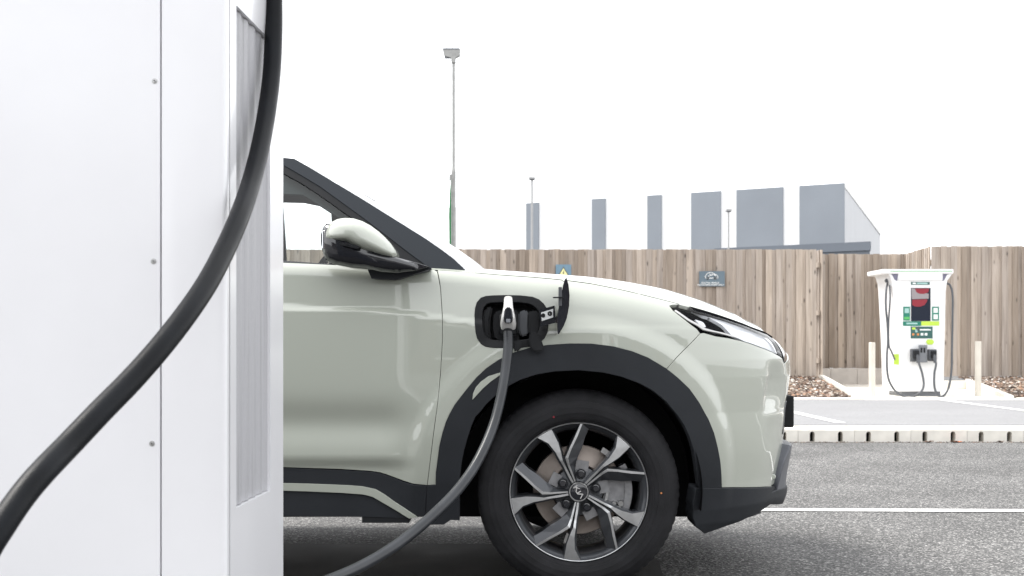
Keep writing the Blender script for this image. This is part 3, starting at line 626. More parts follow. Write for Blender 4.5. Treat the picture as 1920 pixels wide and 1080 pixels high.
def sect(u, z):
    zc = np.interp(u, [-3, -.75, -.387, -.228, -.12, .1], [.96, .950, .938, .918, .902, .88])
    k1 = 1 - .75 * smooth01((u + .25) / .35)
    ins = (.013 * smooth01((z - zc + .006) / .018) + .05 * np.clip(z - zc - .01, 0, 1)) * k1
    ins += .012 * smooth01((z - .86) / .25) * (1 - k1)
    k2 = 1 - smooth01((u + .44) / .16)
    ins += k2 * (.024 * np.exp(-((z - .565) / .062) ** 2) + .020 * smooth01((.462 - z) / .05))
    ins += .022 * smooth01((.55 - z) / .35) * (1 - k2)
    ins += .010 * ((z - .75) / .3) ** 2
    for c in (WC, WR):
        r = np.hypot(u - c[0], (z - c[1]) * 1.0); ins -= .014 * (1 - smooth01((r - .535) / .065)) * smooth01((z - .2) / .2)
    # sculpted corner of the front bumper
    g = np.clip(u - .62, 0, 9)
    uc = .93 + .10 * (z - .6)
    ins += .016 * smooth01((u - uc) / .075) * smooth01((1.25 - u) / .2) * smooth01((.785 - z) / .09) * smooth01((z - .57) / .09)
    ul = .945 + .12 * (.60 - z)
    ins += .004 * smooth01((u - ul) / .09) * smooth01((1.3 - u) / .25) * smooth01((.60 - z) / .07) * smooth01((z - .36) / .16)
    return ins
def body(u, s):
    u = np.asarray(u, float); s = np.asarray(s, float)
    R_ = rad(u); h = h0(u); a = np.clip((s - h) / R_, 0, 1.45); z = np.minimum(s, h) + R_ * np.sin(a)
    x, w = plan(u, z); e = 1e-3; xa, wa = plan(u - e, z); xb, wb = plan(u + e, z)
    tx, tw = xb - xa, wb - wa; l = np.hypot(tx, tw) + 1e-12; nx, nw = -tw / l, tx / l       # outward normal in (x, w)
    ins = sect(u, z) + R_ * (1 - np.cos(a))
    return np.stack([x - nx * ins, YC - (w - nw * ins), z], -1)
def normals_of(fn, u, s, e=2e-3):
    a = fn(u + e, s) - fn(u - e, s); b = fn(u, s + e) - fn(u, s - e); n = np.cross(a, b); return n / (np.linalg.norm(n, axis=-1, keepdims=True) + 1e-12)
GU, GS = np.meshgrid(np.linspace(-1.1, UMAX, 900), np.linspace(.12, 1.2, 400), indexing='ij')
GP = body(GU, GS); GPX = CX + F * GP[..., 0] / GP[..., 1]; GPY = CY - F * (GP[..., 2] - EYE) / GP[..., 1]
_vis = np.ones_like(GU, bool); _mx = np.maximum.accumulate(GPX, 0); _vis &= GPX >= _mx - .2
def solve(fn, gu, gs, gpx, gpy, vis, px, py):
    D = (gpx - px) ** 2 + (gpy - py) ** 2 + np.where(vis, 0, 1e6); i = np.unravel_index(np.argmin(D), D.shape); u, s = gu[i], gs[i]; best = (D[i], u, s)
    for _ in range(8):
        e = 1e-4
        def pr(u_, s_): p = fn(np.array([u_]), np.array([s_]))[0]; return np.array([CX + F * p[0] / p[1], CY - F * (p[2] - EYE) / p[1]])
        q = pr(u, s); r_ = np.array([px, py]) - q; dd = float(r_ @ r_)
        if dd < best[0]: best = (dd, u, s)
        J = np.stack([(pr(u + e, s) - q) / e, (pr(u, s + e) - q) / e], 1)
        if abs(np.linalg.det(J)) < 2e3: break
        st = np.linalg.solve(J, r_); st = np.clip(st, -.01, .01); u += st[0]; s += st[1]
    return (best[1], best[2])
def bp(pts): return [solve(body, GU, GS, GPX, GPY, _vis, px, py) for px, py in pts]

def inside(P, poly):
    x, y = P[:, 0], P[:, 1]; c = np.zeros(len(P), bool); q = np.asarray(poly); n = len(q)
    for i in range(n):
        x1, y1 = q[i]; x2, y2 = q[(i + 1) % n]
        if y1 == y2: continue
        k = ((y1 > y) != (y2 > y)) & (x < (x2 - x1) * (y - y1) / (y2 - y1) + x1); c ^= k
    return c
def resample(poly, step):
    out = []; n = len(poly)
    for i in range(n):
        a, b = np.array(poly[i]), np.array(poly[(i + 1) % n]); k = max(1, int(math.ceil(np.linalg.norm(b - a) / step)))
        out += [a + (b - a) * j / k for j in range(k)]
    return np.array(out)
def shrink(loop, g):
    n = len(loop); A = 0
    for i in range(n): A += loop[i][0] * loop[(i + 1) % n][1] - loop[(i + 1) % n][0] * loop[i][1]
    sg_ = 1 if A > 0 else -1; out = []
    for i in range(n):
        t_ = loop[(i + 1) % n] - loop[i - 1]; t_ = t_ / (np.linalg.norm(t_) + 1e-12); out.append(loop[i] + sg_ * g * np.array([-t_[1], t_[0]]))
    return np.array(out)
def bdist(P, loops):
    D = np.full(len(P), 9.0)
    for l in loops:
        for i in range(len(l)):
            a = l[i]; b = l[(i + 1) % len(l)]; ab = b - a; t_ = np.clip(((P - a) @ ab) / (ab @ ab + 1e-12), 0, 1); d_ = np.linalg.norm(P - (a + t_[:, None] * ab), axis=1); D = np.minimum(D, d_)
    return D
def panel(name, outer, fn=body, m=None, parent=None, holes=(), step=.014, gap=.0018, off=0.0, lip=.012, inflate=None, mirror=False, edge_r=.0022, offn=None):
    lo = [shrink(resample(outer, step), gap)] + [shrink(resample(h, step * .7), -.0) for h in holes]
    mn = lo[0].min(0); mx_ = lo[0].max(0); gx, gy = np.meshgrid(np.arange(mn[0] + step / 2, mx_[0], step), np.arange(mn[1] + step / 2, mx_[1], step), indexing='ij')
    G = np.stack([gx.ravel(), gy.ravel()], 1); k = inside(G, lo[0])
    for h in lo[1:]: k &= ~inside(G, h)
    G = G[k]
    if len(G): G = G[bdist(G, lo) > step * .45]
    pts = [Vector(p) for l in lo for p in l] + [Vector(p) for p in G]; ed = []; b = 0
    for l in lo: ed += [(b + i, b + (i + 1) % len(l)) for i in range(len(l))]; b += len(l)
    V, E, Fc, *_ = delaunay_2d_cdt(pts, ed, [], 0, 1e-7)
    V = np.array([list(v) for v in V]); Fc = np.array(Fc); c = V[Fc].mean(1); k = inside(c, lo[0])
    for h in lo[1:]: k &= ~inside(c, h)
    Fc = Fc[k]; a1 = V[Fc[:, 1]] - V[Fc[:, 0]]; a2 = V[Fc[:, 2]] - V[Fc[:, 0]]; cr = a1[:, 0] * a2[:, 1] - a1[:, 1] * a2[:, 0]
    Fc = Fc[np.abs(cr) > 1e-10]; cr = cr[np.abs(cr) > 1e-10]; Fc[cr < 0] = Fc[cr < 0][:, ::-1]
    P = fn(V[:, 0], V[:, 1]); N = normals_of(fn, V[:, 0], V[:, 1])
    o_ = np.full(len(V), off)
    if offn is not None: o_ = o_ + offn(V)
    if inflate and inflate[1] == 'dome':
        T = inflate[0]; q = lo[0]; cc = np.array([(q[:, 0].min() + q[:, 0].max()) / 2, (q[:, 1].min() + q[:, 1].max()) / 2]) if len(inflate) < 3 else np.array(inflate[2])
        ang = np.arctan2(q[:, 1] - cc[1], q[:, 0] - cc[0]); rr_ = np.hypot(q[:, 0] - cc[0], q[:, 1] - cc[1]); o_s = np.argsort(ang); ag, rg = ang[o_s], rr_[o_s]
        tt = np.linspace(-math.pi, math.pi, 361); r_i = np.interp(tt, np.concatenate([ag - 2 * math.pi, ag, ag + 2 * math.pi]), np.concatenate([rg, rg, rg])); kk = np.hanning(15); kk /= kk.sum(); r_s = np.convolve(np.concatenate([r_i[-9:-1], r_i, r_i[1:9]]), kk, 'same')[8:-8]
        def hgt(Q):
            rho = np.hypot(Q[:, 0] - cc[0], Q[:, 1] - cc[1]) / np.interp(np.arctan2(Q[:, 1] - cc[1], Q[:, 0] - cc[0]), tt, r_s); return T * np.sqrt(np.clip(1.03 - np.clip(rho, 0, 1) ** 2.4, .03, 1.03))
        e = 2e-3; gu_ = (hgt(V + [e, 0]) - hgt(V - [e, 0])) / (2 * e); gv_ = (hgt(V + [0, e]) - hgt(V - [0, e])) / (2 * e); o_ = o_ + hgt(V); P = P + N * o_[:, None]
        N2 = np.stack([-gu_, -np.ones(len(V)), -gv_], 1); N2 /= np.linalg.norm(N2, axis=1, keepdims=True); N1 = N; N = N2
    elif inflate:
        T, Dm = inflate; dd = np.clip(bdist(V, lo) / Dm, 0, 1); hh = T * np.sqrt(1 - (1 - dd) ** 2); 
        e = 1e-3
        def hgt(Q): dq = np.clip(bdist(Q, lo) / Dm, 0, 1); return T * np.sqrt(np.clip(1 - (1 - dq) ** 2, 0, 1))
        gu_ = (hgt(V + [e, 0]) - hgt(V - [e, 0])) / (2 * e); gv_ = (hgt(V + [0, e]) - hgt(V - [0, e])) / (2 * e)
        Tu = fn(V[:, 0] + e, V[:, 1]) - fn(V[:, 0] - e, V[:, 1]); Tv = fn(V[:, 0], V[:, 1] + e) - fn(V[:, 0], V[:, 1] - e)
        o_ = o_ + hh; Tu = Tu / (2 * e) + N * gu_[:, None]; Tv = Tv / (2 * e) + N * gv_[:, None]
        P = P + N * o_[:, None]; N2 = np.cross(Tu, Tv); N2 /= np.linalg.norm(N2, axis=1, keepdims=True) + 1e-12; N1 = N; N = N2
    else:
        P = P + N * o_[:, None]; N1 = N
    used = np.unique(Fc); remap = -np.ones(len(V), int); remap[used] = np.arange(len(used)); Fc = remap[Fc]; P, N, N1, V = P[used], N[used], N1[used], V[used]
    cnt = {}
    for f in Fc:
        for i in range(3):
            e = (f[i], f[(i + 1) % 3]); cnt[e] = 1
    bd = [e for e in cnt if (e[1], e[0]) not in cnt]
    faces = [tuple(f) for f in Fc]; verts = P.tolist(); nr = N.tolist()
    if lip > 0:
        out = {}
        for a_, b_ in bd:
            t_ = P[b_] - P[a_]; o3 = np.cross(t_, N1[a_]); o3 /= np.linalg.norm(o3) + 1e-12
            for q in (a_, b_): out[q] = out.get(q, 0) + o3
        i1, i2, i3 = {}, {}, {}
        for q, o3 in out.items():
            o3 = o3 / (np.linalg.norm(o3) + 1e-12); n_ = N[q]
            i1[q] = len(verts); verts.append((P[q] - N1[q] * edge_r * .3 + o3 * edge_r * .7 * .5).tolist()); nr.append(((n_ + o3) / np.linalg.norm(n_ + o3)).tolist())
            i2[q] = len(verts); verts.append((P[q] - N1[q] * edge_r + o3 * edge_r * .5).tolist()); nr.append(o3.tolist())
            i3[q] = len(verts); verts.append((P[q] - N1[q] * lip + o3 * edge_r * .5).tolist()); nr.append(o3.tolist())
        for a_, b_ in bd:
            for A_, B_ in (({a_: a_, b_: b_}, i1), (i1, i2), (i2, i3)): faces.append((A_[b_], A_[a_], B_[a_], B_[b_]))
    o = mk(name, verts, faces, m, parent or car, True, nr)
    par = parent or car
    own(o)
    if mirror:
        v2 = [(x, 2 * YC - y, z) for x, y, z in verts]; n2 = [(x, -y, z) for x, y, z in nr]
        own(mk(name, v2, [f[::-1] for f in faces], m, mirror if not isinstance(mirror, bool) else car, True, n2))
    return o
def sedge(u, a=1.0): return float(h0(u) + rad(u) * a)
def iso(u0_, u1_, n, a=1.0): return [(u, sedge(u, a)) for u in np.linspace(u0_, u1_, n)]

# key curves
seam_door = bp([(820, 509), (826, 540), (829.5, 600), (829.5, 640), (826, 700), (820, 760), (812, 820), (806, 870), (801, 910)])
uA = seam_door[0][0]
arch_out_px = [(817.5, 909), (818, 885), (820.6, 866), (824, 838), (830, 812), (836, 793), (844, 775), (853, 759), (863, 746), (878, 727), (893, 709), (912, 691), (935, 675), (962, 662), (995, 652), (1030, 647), (1070, 644.5), (1110, 645), (1150, 650), (1185, 659), (1215, 671), (1250, 692), (1270, 708), (1292, 729), (1311, 756), (1327, 785), (1338, 812), (1345, 840), (1350, 869), (1352.6, 914)]
arch_out = bp(arch_out_px)
arch_in_px = [(861.5, 982), (861.5, 897), (866, 862), (870, 843), (876, 822), (883, 800), (891, 781), (899, 773), (912, 757), (930, 740), (950, 725), (975, 712), (1005, 702), (1040, 696), (1085, 694), (1130, 698), (1165, 706), (1200, 719), (1225, 733), (1248, 752), (1270, 778), (1283, 798), (1293, 820), (1300, 843), (1304, 867), (1307.5, 913), (1310, 967)]
arch_in = bp(arch_in_px)
seam_bump = bp([(1313, 625), (1300, 639), (1285, 654), (1268, 671), (1250, 692)])
hl_low = bp([(1255.6, 574), (1262, 582), (1270, 588.5), (1281, 597), (1292.6, 606), (1306, 616), (1320, 624), (1341, 630), (1367, 634), (1385, 638), (1403, 643), (1422, 650), (1445, 659), (1462, 668)])
u_hf = hl_low[-1][0]; hl_low.append((min(u_hf + .03, UMAX - .4), hl_low[-1][1] - .008))
u_h0 = bp([(1305, 574)])[0][0]; u_h1 = max(u_hf + .02, bp([(1444, 622)])[0][0])
hl_top = [bp([(1255.6, 573)])[0], bp([(1262, 571.2)])[0], bp([(1283, 571)])[0]]
uF = seam_bump[0][0]
# front wing
k = 0
i_s = min(range(len(arch_out)), key=lambda i: (arch_out[i][0] - seam_bump[-1][0]) ** 2 + (arch_out[i][1] - seam_bump[-1][1]) ** 2)
wing = seam_door[::-1][0:1] + [(a, b) for a, b in arch_out[:i_s + 1]] + [seam_bump[-1]] + seam_bump[::-1][1:]
hl_left = [p for p in hl_low if p[0] < seam_bump[0][0]]
wing += hl_left[::-1] + hl_top + iso(hl_top[-1][0] + .01, uA, 60) + seam_door[1:-1]
wing_nohole = list(wing)
port_px = [(893, 591), (894, 579), (897, 569), (904, 561), (913, 558), (925, 557), (950, 556.5), (975, 557), (997, 559.5), (1008, 564), (1016, 571), (1021, 578), (1024, 592), (1025, 606), (1023, 622), (1018, 632), (1010, 640), (998, 646), (975, 649), (943, 649.5), (925, 649), (912, 647), (904, 642), (898, 633), (895, 622), (893.5, 607)]
port = bp(port_px)
panel('front_wing', wing, m=M['paint'], holes=[port], step=.012)
def mirrored_panel(name, outer, m, **kw):
    o = panel(name, outer, m=m, **kw); me = o.data
    vs = [(v.co.x, 2 * YC - v.co.y, v.co.z) for v in me.vertices]; nr = [None] * len(me.vertices)
    for l in me.loops: nr[l.vertex_index] = me.corner_normals[l.index].vector.copy()
    nr = [(n.x, -n.y, n.z) if n else (0, 0, 1) for n in nr]; fs = [tuple(p.vertices)[::-1] for p in me.polygons]
    bpy.data.objects.remove(o); return own(mk(name, vs, fs, m, car, True, nr))
mirrored_panel('front_wing', wing_nohole, M['paint'], step=.03)
# front door
dbot = bp([(801, 909.5), (775, 907.5), (757, 902), (740, 895.5), (725, 890), (712, 886), (695, 883.5), (640, 880), (560, 877.6), (532, 876.5)])
UB = -.98
door = seam_door[::-1][0:1] + seam_door[::-1][1:] + iso(uA - .01, UB, 40) + [(UB + .01, .75), (UB, .5), (UB, dbot[-1][1])] + dbot[::-1][0:-1]
panel('front_door', door, m=M['paint'], step=.012, mirror=True)
# rear door and rear wing
URD = -1.92
panel('rear_door', [(UB - .003, dbot[-1][1]), (URD - .05, dbot[-1][1])] + [(URD - .02, .55), (URD, .75)] + [(URD, sedge(URD))] + iso(URD, UB - .003, 20), m=M['paint'], step=.03, mirror=True)
def ring(c, r, a0, a1, n): return [(c[0] + r * math.cos(math.radians(a)), c[1] + r * math.sin(math.radians(a)) * 1.0) for a in np.linspace(a0, a1, n)]
RO = ring(WR, .47, -6, 186, 40)
panel('rear_wing', [(URD - .003, sedge(URD)), (URD - .003, .75), (URD - .053, dbot[-1][1])] + RO[:][0:] + [(UMIN + .002, .30), (UMIN + .002, sedge(UMIN + .01))] + iso(UMIN + .01, URD - .003, 20)[1:-1], m=M['paint'], step=.03, mirror=True)
# cladding
def ringpoly(out, inn): return out + inn[::-1]
ao = [bp([(817.5, 966)])[0]] + arch_out; 
clad = arch_out + [bp([(1310, 914.5)])[0]] + arch_in[::-1][2:-1] + [bp([(861.5, 975)])[0], bp([(845, 974)])[0], bp([(832, 983)])[0], bp([(798, 983)])[0], bp([(801, 911)])[0]]
panel('arch_trim', clad, m=M['clad'], off=.004, lip=.022, step=.012, edge_r=.004, gap=.001, mirror=True)
ci = ring(WR, .405, -12, 192, 40)
panel('arch_trim', RO + ci[::-1], m=M['clad'], off=.004, lip=.05, step=.025, mirror=True)
insert = bp([(886, 749), (888, 737), (893, 726), (902, 716), (916, 706), (938, 699), (937, 703), (920, 715), (905, 728), (893, 741)])
panel('arch_pale_strip', insert, m=M['paint'], off=.006, lip=.004, step=.01, gap=0)  # pale body-colour strip laid on the arch cladding
sill_up = [(-3, 0)]
su = bp([(800, 911), (775, 909), (757, 904), (740, 897), (725, 891.5), (712, 887.5), (695, 885), (640, 881.5), (560, 879), (532, 878)])
st_top = bp([(532, 905.5), (580, 906.5), (620, 908), (655, 909.5), (680, 911.5), (705, 917), (722, 927), (740, 940), (762, 954), (783, 968)])
st_bot = bp([(768, 971), (745, 957), (720, 942.5), (700, 931), (690, 928), (680, 926), (640, 923), (580, 920.5), (532, 919)])
sb = bp([(797, 970), (783, 968)])
panel('sill_trim', su + [(URD + .0, su[-1][1]), (URD + .0, st_top[0][1])] + st_top + [bp([(797, 968)])[0]], m=M['clad'], off=.004, lip=.02, step=.014, gap=.0005, mirror=True)
strip = panel('sill_strip', [(URD, st_bot[-1][1]), (URD, st_top[0][1])] + st_top + st_bot, m=M['paint'], off=.009, lip=.02, step=.012, gap=.0005, mirror=True)
low_ = bp([(768, 971.5), (680, 968.5), (532, 967)])
def lowoff(V): return -.03 * smooth01((.36 - V[:, 1]) / .12)
panel('sill_panel', [(URD, low_[-1][1]), (URD, st_bot[-1][1] + .001)] + st_bot[::-1] + low_, m=M['clad'], off=.0, lip=.06, step=.016, gap=0, mirror=True)
# front bumper, painted
bb = bp([(1352.6, 913.5), (1380, 914), (1405, 914), (1435, 913), (1458, 912)]) + [(1.14, .318)]
i_b = [p for p in arch_out[i_s + 1:]]
bump = [seam_bump[-1]] + i_b + bb[1:] + [(UMAX, bb[-1][1] + .02), (UMAX, .80), (UMAX - .3, .80), (hl_low[-1][0] + .03, hl_low[-1][1] - .02)] + [p for p in hl_low[::-1] if p[0] > seam_bump[0][0]] + seam_bump[:-1]
panel('front_bumper', bump, m=M['paint'], step=.012, mirror=True)
# black lower bumper
skirt = bp([(1299, 945), (1304, 915.5), (1352, 915.2), (1405, 915.5), (1435, 914.5), (1460, 913)]) + [(1.15, .314), (1.33, .303), (1.33, .262), (1.20, .252), (1.08, .240), (.985, .230)] + bp([(1425, 960), (1400, 969), (1360, 984), (1320, 998.5), (1303, 986), (1298, 968)])
panel('bumper_skirt', skirt, m=M['clad'], off=.006, lip=.05, step=.012, edge_r=.006, gap=.0005, mirror=True)
u_sk = 1.33
panel('bumper_skirt', [(u_sk + .002, .24), (UMAX, .24), (UMAX, .36), (u_sk + .002, .36)], m=M['clad'], off=.006, lip=.04, step=.03, mirror=True)
# protruding lower front insert
u_i = bp([(1474, 880)])[0][0]; 
def insoff(V): return .032 * smooth01((V[:, 0] - 1.08) / .30)
panel('bumper_insert', [(1.20, .300), (UMAX, .300), (UMAX, .455), (1.30, .455), (1.24, .40)], m=M['insert'], off=.004, lip=.08, step=.014, offn=insoff, gap=0, edge_r=.008, mirror=True)
panel('bumper_lip', [(1.00, .262), (1.2, .256), (UMAX, .256), (UMAX, .299), (1.2, .299), (1.05, .285)], m=M['clad'], off=.004, lip=.06, step=.014, offn=lambda V: insoff(V) * 1.25, gap=0, edge_r=.008, mirror=True)
panel('front_grille', [(UMAX - .42, .50), (UMAX, .50), (UMAX, .62), (UMAX - .38, .62)], m=M['gloss'], off=.003, lip=.004, step=.03, mirror=True)
panel('front_panel', [(hl_low[-1][0] + .035, hl_low[-1][1] - .015), (UMAX, .803), (UMAX, sedge(UMAX)), ] + iso(UMAX, hl_low[-1][0] + .05, 12)[1:], m=M['gloss'], off=-.002, lip=.004, step=.02, mirror=True)
b = MB(); b.box(1.02, 1.064, YC - .26, YC + .26, .515, .635, bev=.006); own(b.build('number_plate', M['black'], car))
b = MB(); b.box(1.0642, 1.066, YC - .25, YC + .25, .522, .628); own(b.build('plate_face', M['wvinyl'], car))
b = MB(); lathe(b, [(.0001, -.004), (.007, -.004), (.009, 0)], 14); ps = body(*[np.array([v]) for v in bp([(1450, 894)])[0]])[0]
own(b.build('parking_sensor', M['paint'], car, loc=tuple(ps)))
ps = body(*[np.array([v]) for v in bp([(1466, 823)])[0]])[0]

# headlight
HL = hl_top[:1] + hl_low + [(hl_low[-1][0] + .0, sedge(hl_low[-1][0]))] + iso(hl_low[-1][0] - .005, u_h0 - .0, 30) + hl_top[::-1][:2]
hl = panel('headlight', HL, m=M['seal'], off=-.022, lip=.03, step=.012, gap=.001)
hlm = hl.copy(); 
panel('headlight_cover', HL, m=M['lens'], off=.001, lip=0, step=.012, gap=.002, parent=hl).matrix_parent_inverse = Matrix.Translation(-car.location)
inner = bp([(1300, 577), (1330, 590), (1357, 606), (1374, 626), (1400, 640), (1425, 649), (1446, 657), (1461, 664)])
drl = [(inner[0][0], inner[0][1]), inner[1], inner[2], inner[3]] + [(p[0], p[1] + .004) for p in inner[4:]] + [(hl_low[-2][0] + .015, sedge(hl_low[-2][0], .80))] + iso(hl_low[-2][0] - .01, inner[0][0] + .03, 20, .80)
M['drl'] = mat('white_light_guide', (0.80, 0.82, 0.86), 0.12, coat=1.0, var=.06, vscale=30)
panel('daytime_light', drl, m=M['drl'], off=-.008, lip=.012, step=.012, gap=0, parent=hl)
panel('light_trim', bp([(1269, 577), (1294, 595), (1324, 612.5), (1348, 619), (1380, 628), (1390, 631), (1390, 632.6), (1380, 630), (1346, 621.2), (1321, 615), (1292, 597.5), (1267, 579)][::-1]), m=M['silver'], off=-.009, lip=.004, step=.008, gap=0, parent=hl)
panel('projector_lens', bp([(1308, 594), (1322, 599), (1328, 609), (1324, 610), (1315, 603)]), m=M['drl'], off=-.014, lip=.006, step=.006, gap=0, parent=hl, inflate=(.006, .012))
panel('projector_lens', bp([(1333, 612), (1352, 617), (1366, 624), (1345, 622)]), m=M['mgrey'], off=-.016, lip=.006, step=.006, gap=0, parent=hl)
bpy.data.objects.remove(hlm)
mirrored_panel('headlight', HL, M['drl'], step=.03, off=-.002)
# headlight surround: black strip along the bonnet edge
strip_u = iso(u_h0 - .06, u_h1, 40, 1.02); strip_l = iso(u_h0 - .06, u_h1, 40, .80)
panel('light_surround', strip_u + strip_l[::-1], m=M['seal'], off=.0015, lip=.01, step=.01, gap=0, parent=hl)

# bonnet
def hood():
    us = np.concatenate([np.linspace(bp([(905, 513)])[0][0] - .035, .5, 60), np.linspace(.51, UMAX - .002, 80)]); nv = 28; V = []; N = []
    for u in us:
        s_ = sedge(u, 1.03); E = body(np.array([u]), np.array([s_]))[0]; E2 = body(np.array([u]), np.array([s_ - .004]))[0]; T = E - E2; T /= np.linalg.norm(T)
        w_ = YC - E[1]; cr = (.003 + .074 * smooth01((E[0] - .05) / .55)) * smooth01(w_ / .85); xc = E[0] + .05 * min(1, w_ / .5) * smooth01((E[0] - .2) / .6) * 0
        C = np.array([xc, YC, E[2] + cr * 1.0 + .22 * w_ * 0])
        T0 = T * w_ * (.34 + .16 * smooth01((E[0] - .05) / .55)); T0[0] *= .3; T1 = np.array([0, w_ * 1.0, 0])
        row = []
        for j in range(nv + 1):
            t = (j / nv) ** 1.6; h00 = 2 * t ** 3 - 3 * t * t + 1; h10 = t ** 3 - 2 * t * t + t; h01 = -2 * t ** 3 + 3 * t * t; h11 = t ** 3 - t * t
            p = h00 * E + h10 * T0 + h01 * C + h11 * T1
            row.append(p)
        V.append(row)
    return np.array(V)
Hd = hood(); nu, nv1 = Hd.shape[:2]; Hm = Hd[:, ::-1][:, 1:].copy(); Hm[..., 1] = 2 * YC - Hm[..., 1]; HH = np.concatenate([Hd, Hm], 1); nw = HH.shape[1]
fs = [(i * nw + j, (i + 1) * nw + j, (i + 1) * nw + j + 1, i * nw + j + 1) for i in range(nu - 1) for j in range(nw - 1)]
own(mk('bonnet', HH.reshape(-1, 3), fs, M['paint'], car, True))
# inner shell so that nothing shows through the seams
def shell(name, u0_, u1_, s0_, off, holes_fn, m=M['dark']):
    us = np.arange(u0_, u1_, .02); ns = 46; V = []; ok = []
    for u in us:
        ss = np.linspace(s0_, sedge(u, 1.2), ns); P = body(np.full(ns, u), ss); N = normals_of(body, np.full(ns, u), ss); P = P + N * off; V.append(P); ok.append(holes_fn(u, ss))
    V = np.array(V); ok = np.array(ok); n1, n2 = V.shape[:2]
    fs = [(i * n2 + j, (i + 1) * n2 + j, (i + 1) * n2 + j + 1, i * n2 + j + 1) for i in range(n1 - 1) for j in range(n2 - 1) if ok[i:i + 2, j:j + 2].all()]
    vs = V.reshape(-1, 3).tolist(); b = len(vs); vs += [(x, 2 * YC - y, z) for x, y, z in vs]; fs += [tuple(q + b for q in f)[::-1] for f in fs]
    return own(mk(name, vs, fs, m, car, True))
def okf(u, ss):
    k = np.ones(len(ss), bool)
    for c in (WC, WR): k &= np.hypot(u - c[0], ss - c[1]) > .43
    px_ = (u > port[0][0] - .03) & (u < port[12][0] + .03); 
    if px_: k &= ~((ss > min(p[1] for p in port) - .03) & (ss < max(p[1] for p in port) + .03))
    return k
shell('inner_shell', UMIN + .01, UMAX, .26, -.045, okf)
# wheel liners and underbody
for c in (WC, WR):
    for sd_ in (-1, 1):
        b = MB(); n = 40; y0 = YC - .88 * 1; y1 = YC - .55
        ys = (YC + sd_ * .865, YC + sd_ * .52); vs = []
        for a in np.linspace(-9, 189, n + 1):
            for y in ys: vs.append((c[0] + .412 * math.cos(math.radians(a)), y, c[1] + .412 * math.sin(math.radians(a))))
        b.add(vs, [(2 * i, 2 * i + 1, 2 * i + 3, 2 * i + 2) for i in range(n)]); 
        b.add([(c[0] + .43 * math.cos(math.radians(a)), ys[1], c[1] + .43 * math.sin(math.radians(a))) for a in np.linspace(-9, 189, n)] + [(c[0] - .41, ys[1], .212), (c[0] + .41, ys[1], .212)], [tuple(range(n + 2))])
        own(b.build('wheel_liner', M['dark'], car, smooth=True))
b = MB()
for (x0, x1, w_, z0, z1) in ((.66, .76, .55, .25, .30), (-2.05, -.22, .82, .25, .34), (-.22, .66, .50, .25, .34), (-2.95, -2.05, .50, .25, .34), (-3.25, -2.95, .70, .27, .36)): b.box(x0, x1, YC - w_, YC + w_, z0, z1)
own(b.build('underbody', M['black'], car))
b = MB(); b.box(at(683, 0, 4.62).x, at(770, 0, 4.62).x, 4.55, 4.68, .235, .30); own(b.build('jacking_rail', M['black'], car))

# ------------------------------------------------------------------ greenhouse
def gh(x, z): x = np.asarray(x, float); z = np.asarray(z, float); w_ = .835 - .40 * (z - 1.09) - .10 * np.clip(z - 1.09, 0, 9) ** 2 - .05 * np.clip(x + .45, 0, 9) ** 2; return np.stack([x, YC - w_, z], -1)
def gp(pts, off=0):
    out = []
    for px, py in pts:
        d = 4.7
        for _ in range(12):
            x = (px - CX) / F * d; z = EYE - (py - CY) / F * d; d = float(gh(x, z)[..., 1]) - off
        out.append((x, z))
    return out
pil = gp([(532, 297), (552, 299), (575, 312), (600, 327), (640, 351), (680, 375), (720, 400), (760, 425), (800, 450), (830, 471), (850, 486), (872, 507), (866, 512), (818, 512), (800, 499), (770, 477), (740, 454), (710, 431), (680, 408), (640, 379), (600, 350), (565, 329), (532, 310)])
xr_, zr_ = pil[0]; 
roofx = -1.05
pil = [(-.80, pil[-1][1] + .012)] + [(-.80, pil[0][1] + .004)] + pil
panel('windscreen_pillar', pil, fn=gh, m=M['pillar'], off=.004, lip=.015, step=.014, gap=0, mirror=True)
panel('pillar_trim', [(-.80, pil[0][1] - .09), (-.80, pil[0][1])] + pil[2:14] + gp([(815, 520), (765, 490), (735, 468), (705, 446), (675, 425), (640, 400), (600, 374), (565, 352)]), fn=gh, m=M['visor'], off=-.045, lip=.01, step=.02, gap=0, mirror=True)
RT = [(-.80, pil[1][1]), (-1.4, 1.50), (-2.2, 1.48), (-2.9, 1.40)]
RB = [(-.80, pil[0][1]), (-1.4, 1.478), (-2.2, 1.455), (-2.88, 1.37)]
panel('roof_rail', RT + RB[::-1], fn=gh, m=M['pillar'], off=.004, lip=.015, step=.03, gap=0, mirror=True)
frame_top = gp([(532, 310), (565, 329), (600, 350), (640, 379), (680, 408), (710, 431), (740, 454), (770, 477), (800, 499), (816, 509)])
frame_in = gp([(740, 476), (720, 458), (700, 440), (680, 424), (655, 405), (620, 380), (600, 366), (565, 343), (532, 325)])
wl = gp([(532, 492), (640, 497), (700, 500)])
panel('window_frame', [(-.80, frame_in[-1][1] + .006), (-.80, frame_top[0][1] + .012)] + frame_top + gp([(800, 512), (745, 508), (715, 500), (728, 485)]) + frame_in, fn=gh, m=M['rubber'], off=.001, lip=.01, step=.012, gap=0, mirror=True)
M['blackgloss2'] = M['gloss']
panel('belt_seal', [(-2.95, 1.105), (-.80, wl[0][1] + .007)] + gp([(532, 490), (620, 496), (700, 501), (700, 507), (620, 505), (532, 501)]) + [(-2.95, 1.07)], fn=gh, m=M['gloss'], off=.004, lip=.01, step=.02, gap=0, mirror=True)
glassp = gp([(715, 500), (740, 476), (720, 458), (700, 440), (680, 424), (655, 405), (620, 380), (600, 366), (565, 343), (532, 325)])
